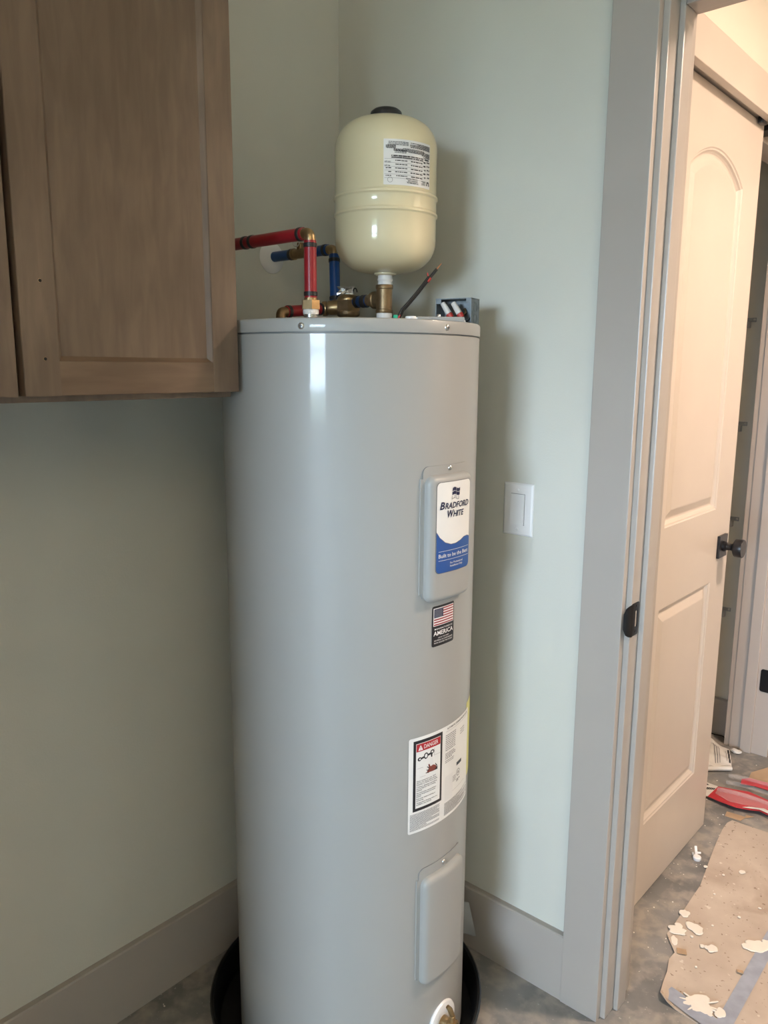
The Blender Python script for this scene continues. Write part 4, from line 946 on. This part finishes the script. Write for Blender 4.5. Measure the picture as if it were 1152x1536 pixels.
# loose supply wires sticking up from the lid
pw = thing('supply_cable', tuple(lidpt(.097, .01)), 'black wires with a red tag sticking up from the lid', 'wire')
def up(lat, dep, z): return lidpt(lat, dep, z)
pts = [up(.092, .020, ZT), up(.0935, .020, 1.495), up(.100, .020, 1.508), up(.112, .022, 1.521), up(.130, .025, 1.542), up(.152, .030, 1.570), up(.165, .032, 1.586)]
mb = MB(); mb.tube(pts, .0030, 10); mb.build('wire', 'wire_black', pw, True)
pts2 = [p+Vector((.0005, -.004, .001)) for p in pts[:-1]]
mb = MB(); mb.tube(pts2, .0026, 10); mb.build('wire', 'wire_black', pw, True)
mb = MB(); mb.tube([up(.0885, .015, ZT), up(.0895, .015, 1.487), up(.092, .015, 1.495), up(.094, .016, 1.499)], .0016, 8); mb.build('wire', 'wire_red', pw, True)
mb = MB(); e = (pts[-1]-pts[-2]).normalized(); mb.cyl(pts[-1], pts[-1]+e*.014, .0013, 10, .0007); mb.build('bare_end', 'copper', pw, True)
c = pts[5]-(pts[5]-pts[4])*.12; mb = MB(); mb.cyl(c-e*.005, c+e*.004, .0042, 12); mb.box(-.001, .001, -.004, .004, 0, .012, 0, axis_m(c, (-.2, -.1, 1))); mb.build('red_tag', 'wire_red', pw)

# ------------------------------------------------------------------ leaning document sleeve behind the heater
dsv = MB()
P = [Vector((.418, -.052, .150)), Vector((.452, -.036, .150)), Vector((.474, -.034, .0690)), Vector((.432, -.052, .0690))]
v = []; f = []; n = 8
for i in range(n+1):
    for j in range(n+1):
        a, b = i/n, j/n; q = (P[0]*(1-a)+P[1]*a)*(1-b)+(P[3]*(1-a)+P[2]*a)*b
        q = q+Vector((0, -.004*math.sin(a*PI)*math.sin(b*5), 0)); v.append(tuple(q))
for i in range(n):
    for j in range(n): a = i*(n+1)+j; f.append((a, a+1, a+n+2, a+n+1))
dsv.add(v, f); dsv.add([(a+.002, b+.003, c) for a, b, c in v], [tuple(reversed(q)) for q in f])
ds = dsv.build('document_sleeve', 'sheet_grey', None, True); tag(ds, 'grey folded document sleeve wedged between the heater and the wall', 'sleeve')

# ------------------------------------------------------------------ floor covering and litter in the hall
cs = thing('floor_cardboard', (1.1, .6, 0), 'tan cardboard floor protection sheet spotted with white paint', 'cardboard')
left = [(.862, .148), (.850, .160), (.842, .195), (.834, .240), (.822, .282), (.824, .312), (.808, .333), (.792, .352), (.783, .367), (.784, .400), (.783, .455), (.780, .540), (.778, .611), (.762, .710), (.748, .800), (.740, .860), (.732, .930), (.731, .975), (.738, 1.001)]
v = []; f = []; nx_ = 14
for i, (x, y) in enumerate(left):
    for k in range(nx_+1):
        t_ = (k/nx_)**1.6; x2 = x+(1.50-x)*t_; y2 = y+(-.055*t_ if i == 0 else (.06*t_ if i == len(left)-1 else 0))
        curl = .004*max(0, 1-k/2.5)*(1 if i < 8 else .35)+(.010*max(0, 1-k/2)*max(0, 1-i/3))
        v.append((x2, y2, .0022+curl+.0012*math.sin(x2*23+y2*17)*.5))
n0 = len(v)
for i in range(len(left)-1):
    for k in range(nx_): a = i*(nx_+1)+k; f.append((a, a+1, a+nx_+2, a+nx_+1))
mb = MB(); mb.add(v, f); mb.add([(a, b, c-.0016) for a, b, c in v], [tuple(reversed(q)) for q in f])
edge = [k for k in range(nx_+1)]+[i*(nx_+1)+nx_ for i in range(1, len(left))]+[(len(left)-1)*(nx_+1)+k for k in range(nx_-1, -1, -1)]+[i*(nx_+1) for i in range(len(left)-2, 0, -1)]
mb.f += [(edge[(i+1) % len(edge)], edge[i], edge[i]+n0, edge[(i+1) % len(edge)]+n0) for i in range(len(edge))]
mb.build('sheet', 'cardboard', cs)
def zc(x, y): return .0045+.0006*math.sin(x*23+y*17)
def strip(name, pts, wd, material, parent, z=.0006):
    v = []; f = []
    for i, (x, y) in enumerate(pts):
        a = Vector(pts[max(0, i-1)]); b = Vector(pts[min(len(pts)-1, i+1)]); t_ = (b-a).normalized(); nn = Vector((-t_.y, t_.x))
        for s_ in (-1, 1): q = Vector((x, y))+nn*wd/2*s_; v.append((q.x, q.y, zc(q.x, q.y)+z))
    for i in range(len(pts)-1): f.append((2*i, 2*i+2, 2*i+3, 2*i+1))
    return link(name, v, f, material, parent)
strip('masking_tape', [(.986, .105+.09*k) for k in range(11)], .032, 'blue_tape', cs)
strip('masking_tape', [(.856, .182), (.884, .176), (.915, .168), (.945, .162), (.975, .155)], .040, 'blue_tape', cs, .0012)
def splat(x, y, rx, ry, rot=0, seed=0, rough=.25, z=.0010, n=22):
    rg = random.Random(seed); v = []; ph = [rg.uniform(-1, 1) for _ in range(n)]
    ph = [(ph[i-1]+ph[i]*2+ph[(i+1) % n])/4 for i in range(n)]
    top = []; bot = []
    for k in range(n):
        a = 2*PI*k/n; s_ = 1+rough*ph[k]*1.6; X, Y = rx*math.cos(a)*s_, ry*math.sin(a)*s_
        px_, py_ = x+X*math.cos(rot)-Y*math.sin(rot), y+X*math.sin(rot)+Y*math.cos(rot)
        bot.append((px_, py_, zc(px_, py_)+.0002)); top.append((x+(px_-x)*.9, y+(py_-y)*.9, zc(px_, py_)+z+.0006))
    v = bot+top; f = [(i, (i+1) % n, n+(i+1) % n, n+i) for i in range(n)]+[tuple(range(n, 2*n))]
    return link('paint_spot', v, f, 'dried_paint', cs)
SP = []
for i, a in enumerate([(.790, .469, .013, .015), (.829, .432, .021, .021), (.801, .393, .015, .022), (.795, .412, .010, .010), (.808, .352, .009, .018), (.886, .386, .016, .014), (.866, .379, .006, .006), (.874, .383, .004, .004),
                       (.925, .195, .030, .027), (.970, .199, .016, .012), (.950, .180, .012, .006), (.905, .178, .010, .006), (.967, .470, .026, .022), (.948, .452, .012, .010), (.985, .500, .016, .010),
                       (.846, .748, .010, .008), (.811, .700, .004, .004), (.760, .705, .005, .006), (.835, .395, .004, .004), (.86, .47, .003, .003), (.90, .55, .004, .004), (.93, .62, .004, .003), (.88, .30, .003, .003), (.82, .60, .003, .003), (.98, .70, .006, .005), (1.02, .42, .012, .010), (1.05, .33, .009, .007), (1.10, .55, .014, .011)]):
    splat(a[0], a[1], a[2], a[3], rot=i*.9, seed=i+3, rough=.26 if a[2] > .012 else .18)
rg = random.Random(9)     # spikes thrown out by the biggest spill
for k in range(7):
    a = rg.uniform(0, 2*PI); L = rg.uniform(.030, .046); splat(.925+L*.8*math.cos(a), .195+L*.7*math.sin(a), .012, .0022, a, 60+k, .2)
# thin flap torn out of the sheet and a wood chip on it
mb = MB(); mb.prism([(.822, .330), (.842, .338), (.850, .322), (.830, .312)], .0062, .0072); o = mb.build('torn_flap', 'cardboard_scrap', cs)
mb = MB(); mb.prism([(.955, .352), (.968, .358), (.972, .350), (.960, .346)], .0058, .0085); tag(mb.build('wood_chip', 'cardboard_scrap'), 'small brown wood chip on the cardboard sheet', 'wood chip')
# plastic anchor
an = thing('plastic_anchor', (.721, .733, 0), 'small white plastic anchor on the floor by the closet door', 'anchor')
mb = MB(); mb.lathe([(0, 0), (.010, 0), (.0115, .003), (.0115, .009), (.009, .0115), (0, .012)], 20, Matrix.Translation((.727, .728, 0))); mb.build('head', 'white_plastic', an, True)
Mq = axis_m((.722, .736, .010), (-.3, .5, .55), (1, .4, 0)); mb = MB(); mb.box(-.0035, .0035, -.002, .002, 0, .024, .0008, Mq); mb.build('shank', 'white_plastic', an)
mb = MB(); mb.box(-.003, .013, -.002, .002, .003, .008, .0008, Mq); mb.build('wing', 'white_plastic', an)
mb = MB(); mb.box(-.012, -.006, -.002, .004, -.002, .006, .0008, Mq); mb.build('wing', 'sheet_grey', an)
# red retail packaging
def sheet_poly(mb, pts, z0, th, tilt=None):
    n = len(pts); z = tilt if tilt else (lambda x, y: z0)
    v = [(x, y, z(x, y)) for x, y in pts]+[(x, y, z(x, y)+th) for x, y in pts]
    return mb.add(v, [tuple(range(n-1, -1, -1)), tuple(range(n, 2*n))]+[(i, (i+1) % n, n+(i+1) % n, n+i) for i in range(n)])
def ccw(p):
    a = sum(p[i][0]*p[(i+1) % len(p)][1]-p[(i+1) % len(p)][0]*p[i][1] for i in range(len(p))); return p if a > 0 else list(reversed(p))
rp = thing('red_packaging', (.70, 1.12, 0), 'long red packaging card with a white end, lying by the closet', 'packaging')
zt = lambda x, y: .008+.006*math.sin((x-.6)*9)
mb = MB(); sheet_poly(mb, ccw([(.638, 1.166), (.68, 1.177), (.731, 1.194), (.794, 1.18), (.90, 1.17), (.92, 1.07), (.819, 1.088), (.79, 1.095), (.765, 1.079), (.729, 1.066), (.681, 1.070), (.634, 1.080)]), 0, .0016, zt); mb.build('red_card', 'red_print', rp)
mb = MB(); sheet_poly(mb, ccw([(.588, 1.164), (.602, 1.172), (.638, 1.166), (.634, 1.080), (.616, 1.078)]), 0, .0016, zt); wt = mb.build('white_end', 'paper_white', rp)
mb = MB(); sheet_poly(mb, ccw([(.598, 1.158), (.603, 1.163), (.611, 1.158), (.605, 1.151)]), 0, .0005, lambda x, y: zt(x, y)+.0017); mb.build('hang_hole', 'ink_black', wt)
mb = MB()
for k in range(5):
    x = .612+.005*k; sheet_poly(mb, ccw([(x, 1.120+.003*k), (x+.0036, 1.122+.003*k), (x+.0036, 1.140+.002*k), (x, 1.138+.002*k)]), 0, .0005, lambda x, y: zt(x, y)+.0017)
mb.build('printed_mark', 'ink_black', wt)
mb = MB(); sheet_poly(mb, ccw([(.645, 1.150), (.68, 1.162), (.73, 1.17), (.80, 1.155), (.812, 1.10), (.765, 1.095), (.70, 1.085), (.65, 1.10)]), 0, .0006, lambda x, y: zt(x, y)+.006+.003*math.sin(x*70+y*40)); mb.build('clear_window', 'clear_plastic', rp)
mb = MB(); mb.tube([Vector((.645, 1.135, .019)), Vector((.70, 1.142, .022)), Vector((.77, 1.15, .022)), Vector((.86, 1.14, .02))], [.006, .007, .007, .006], 10); mb.build('blister_rib', 'clear_plastic', rp, True)
mb = MB(); rg = random.Random(5)
sheet_poly(mb, ccw([(.745, 1.075), (.79, 1.097), (.83, 1.09), (.84, 1.10), (.80, 1.112), (.76, 1.092)]), 0, .0008, lambda x, y: zt(x, y)+.004); mb.build('torn_edge', 'paper_white', rp)
rq = thing('red_packaging', (.74, 1.27, 0), 'second red card strip with clear tubes behind the long red card', 'packaging')
mb = MB(); sheet_poly(mb, ccw([(.682, 1.273), (.700, 1.294), (.759, 1.304), (.86, 1.30), (.86, 1.25), (.773, 1.255), (.727, 1.252), (.690, 1.236)]), 0, .0016, lambda x, y: .010); mb.build('red_card', 'red_print', rq)
for a, b, c in (((.643, 1.262, .014), (.700, 1.272, .018), (.80, 1.282, .018)), ((.649, 1.216, .010), (.690, 1.226, .013), (.80, 1.232, .013))):
    mb = MB(); mb.tube([Vector(a), Vector(b), Vector(c)], .0075, 12); mb.build('clear_tube', 'clear_plastic', rq, True)
for lb2, pts, z, curl in (('flat tan cardboard scrap sticking out under the red card', [(.707, 1.046), (.764, 1.052), (.757, 1.020), (.711, 1.016)], .0, 0), ('tiny tan cardboard corner beside the big cardboard sheet', [(.760, 1.062), (.783, 1.068), (.765, 1.044)], .002, 0), ('bent tan cardboard piece behind the red packaging', [(.695, 1.300), (.693, 1.342), (.733, 1.398), (.84, 1.40), (.84, 1.32)], .002, .02)):
    mb = MB(); sheet_poly(mb, ccw(pts), 0, .0014, (lambda x, y, z=z, c=curl: z+c*max(0, (y-1.30))/.1)); tag(mb.build('cardboard_scrap', 'cardboard_scrap'), lb2, 'cardboard')
# folded printed sack
bgs = thing('folded_sack', (.55, 1.38, 0), 'crumpled white printed paper sack lying in the closet opening', 'sack')
A0, A1, A2, A3 = Vector((.545, 1.255)), Vector((.628, 1.335)), Vector((.585, 1.440)), Vector((.455, 1.505))
def sack(a, b):
    q = (A0*(1-a)+A1*a)*(1-b)+(A3*(1-a)+A2*a)*b
    h = .016+.016*math.sin(min(1, b*1.15)*PI*.85)*(1-.35*a)+.004*math.sin(a*9+b*5)+.003*math.sin(b*19+a*4)
    return (q.x, q.y, h)
v = []; f = []; n = 16
for i in range(n+1):
    for j in range(n+1): v.append(sack(i/n, j/n))
for i in range(n):
    for j in range(n): a = i*(n+1)+j; f.append((a, a+n+1, a+n+2, a+1))
k0 = len(v); edge = [i*(n+1) for i in range(n+1)]+[n*(n+1)+j for j in range(1, n+1)]+[i*(n+1)+n for i in range(n-1, -1, -1)]+[j for j in range(n-1, 0, -1)]
v2 = v+[(v[i][0], v[i][1], .0) for i in edge]; m_ = len(edge)
f += [(edge[i], edge[(i+1) % m_], k0+(i+1) % m_, k0+i)[::-1] for i in range(m_)]
link('sack_body', v2, f, 'paper_white', bgs, True)
def sline(a0, b0, a1, b1, w_, material, name):
    mb = MB(); N = 10; vv = []
    for k in range(N+1):
        t_ = k/N; a = a0+(a1-a0)*t_; b = b0+(b1-b0)*t_
        for s_ in (-w_, w_):
            q = sack(min(1, max(0, a+s_)), min(1, max(0, b))); vv.append((q[0], q[1], q[2]+.0012))
    mb.add(vv, [(2*k, 2*k+1, 2*k+3, 2*k+2) for k in range(N)]); return mb.build(name, material, bgs)
sline(.50, .12, .46, .85, .010, 'ink_grey', 'print_stripe'); sline(.57, .12, .54, .85, .010, 'ink_grey', 'print_stripe'); sline(.64, .12, .62, .85, .008, 'ink_grey', 'print_stripe'); sline(.86, .15, .86, .80, .007, 'ink_grey', 'print_stripe'); sline(.95, .10, .95, .85, .028, 'ink_black', 'print_stripe')
mb = MB(); mb.tube([Vector((.552, 1.246, .012)), Vector((.59, 1.283, .013)), Vector((.632, 1.322, .012))], .008, 8); mb.build('folded_hem', 'paper_white', bgs, True)
# crumpled tissue
mb = MB(); bm = bmesh.new(); bmesh.ops.create_icosphere(bm, subdivisions=2, radius=1); rg = random.Random(3)
for q in bm.verts: s_ = rg.uniform(.65, 1.2); q.co = Vector((.600+q.co.x*.020*s_, 1.472+q.co.y*.012*s_, .009+q.co.z*.008*s_))
bm.verts.index_update(); mb.add([tuple(q.co) for q in bm.verts], [tuple(q.index for q in p.verts) for p in bm.faces]); bm.free()
tag(mb.build('crumpled_paper', 'paper_white'), 'crumpled white paper scrap at the foot of the far closet jamb', 'paper scrap')
# loose cord in the closet
mb = MB(); mb.tube([Vector(q) for q in ((.40, 1.560, .003), (.45, 1.575, .003), (.489, 1.572, .003), (.514, 1.578, .003), (.54, 1.566, .003))], .0022, 8); tag(mb.build('loose_cord', 'wire_black', None, True), 'thin dark cord on the closet floor by the baseboard', 'cord')
# crumbs of plaster on the concrete
mb = MB(); rg = random.Random(11)
spots = [(rg.uniform(.02, .30), rg.uniform(-.9, -.62)) for _ in range(26)]+[(rg.uniform(.60, .80), rg.uniform(-.45, -.02)) for _ in range(14)]+[(rg.uniform(.68, .86), rg.uniform(.08, 1.0)) for _ in range(70)]+[(rg.uniform(.60, .72), rg.uniform(1.0, 1.45)) for _ in range(14)]+[(.03, -.60), (.036, -.602)]
for (x, y) in spots:
    if math.hypot(x-PC[0], y-PC[1]) < .31: continue
    s_ = rg.uniform(.0008, .0024); bm = bmesh.new(); bmesh.ops.create_icosphere(bm, subdivisions=1, radius=s_)
    for q in bm.verts: q.co = Vector((x, y, s_*.55))+Vector((q.co.x*rg.uniform(.7, 1.6), q.co.y*rg.uniform(.7, 1.5), q.co.z*.55))
    bm.verts.index_update(); mb.add([tuple(q.co) for q in bm.verts], [tuple(q.index for q in p.verts) for p in bm.faces]); bm.free()
tag(mb.build('plaster_crumbs', 'dried_paint'), 'white plaster crumbs scattered on the concrete', 'crumbs', kind='stuff')
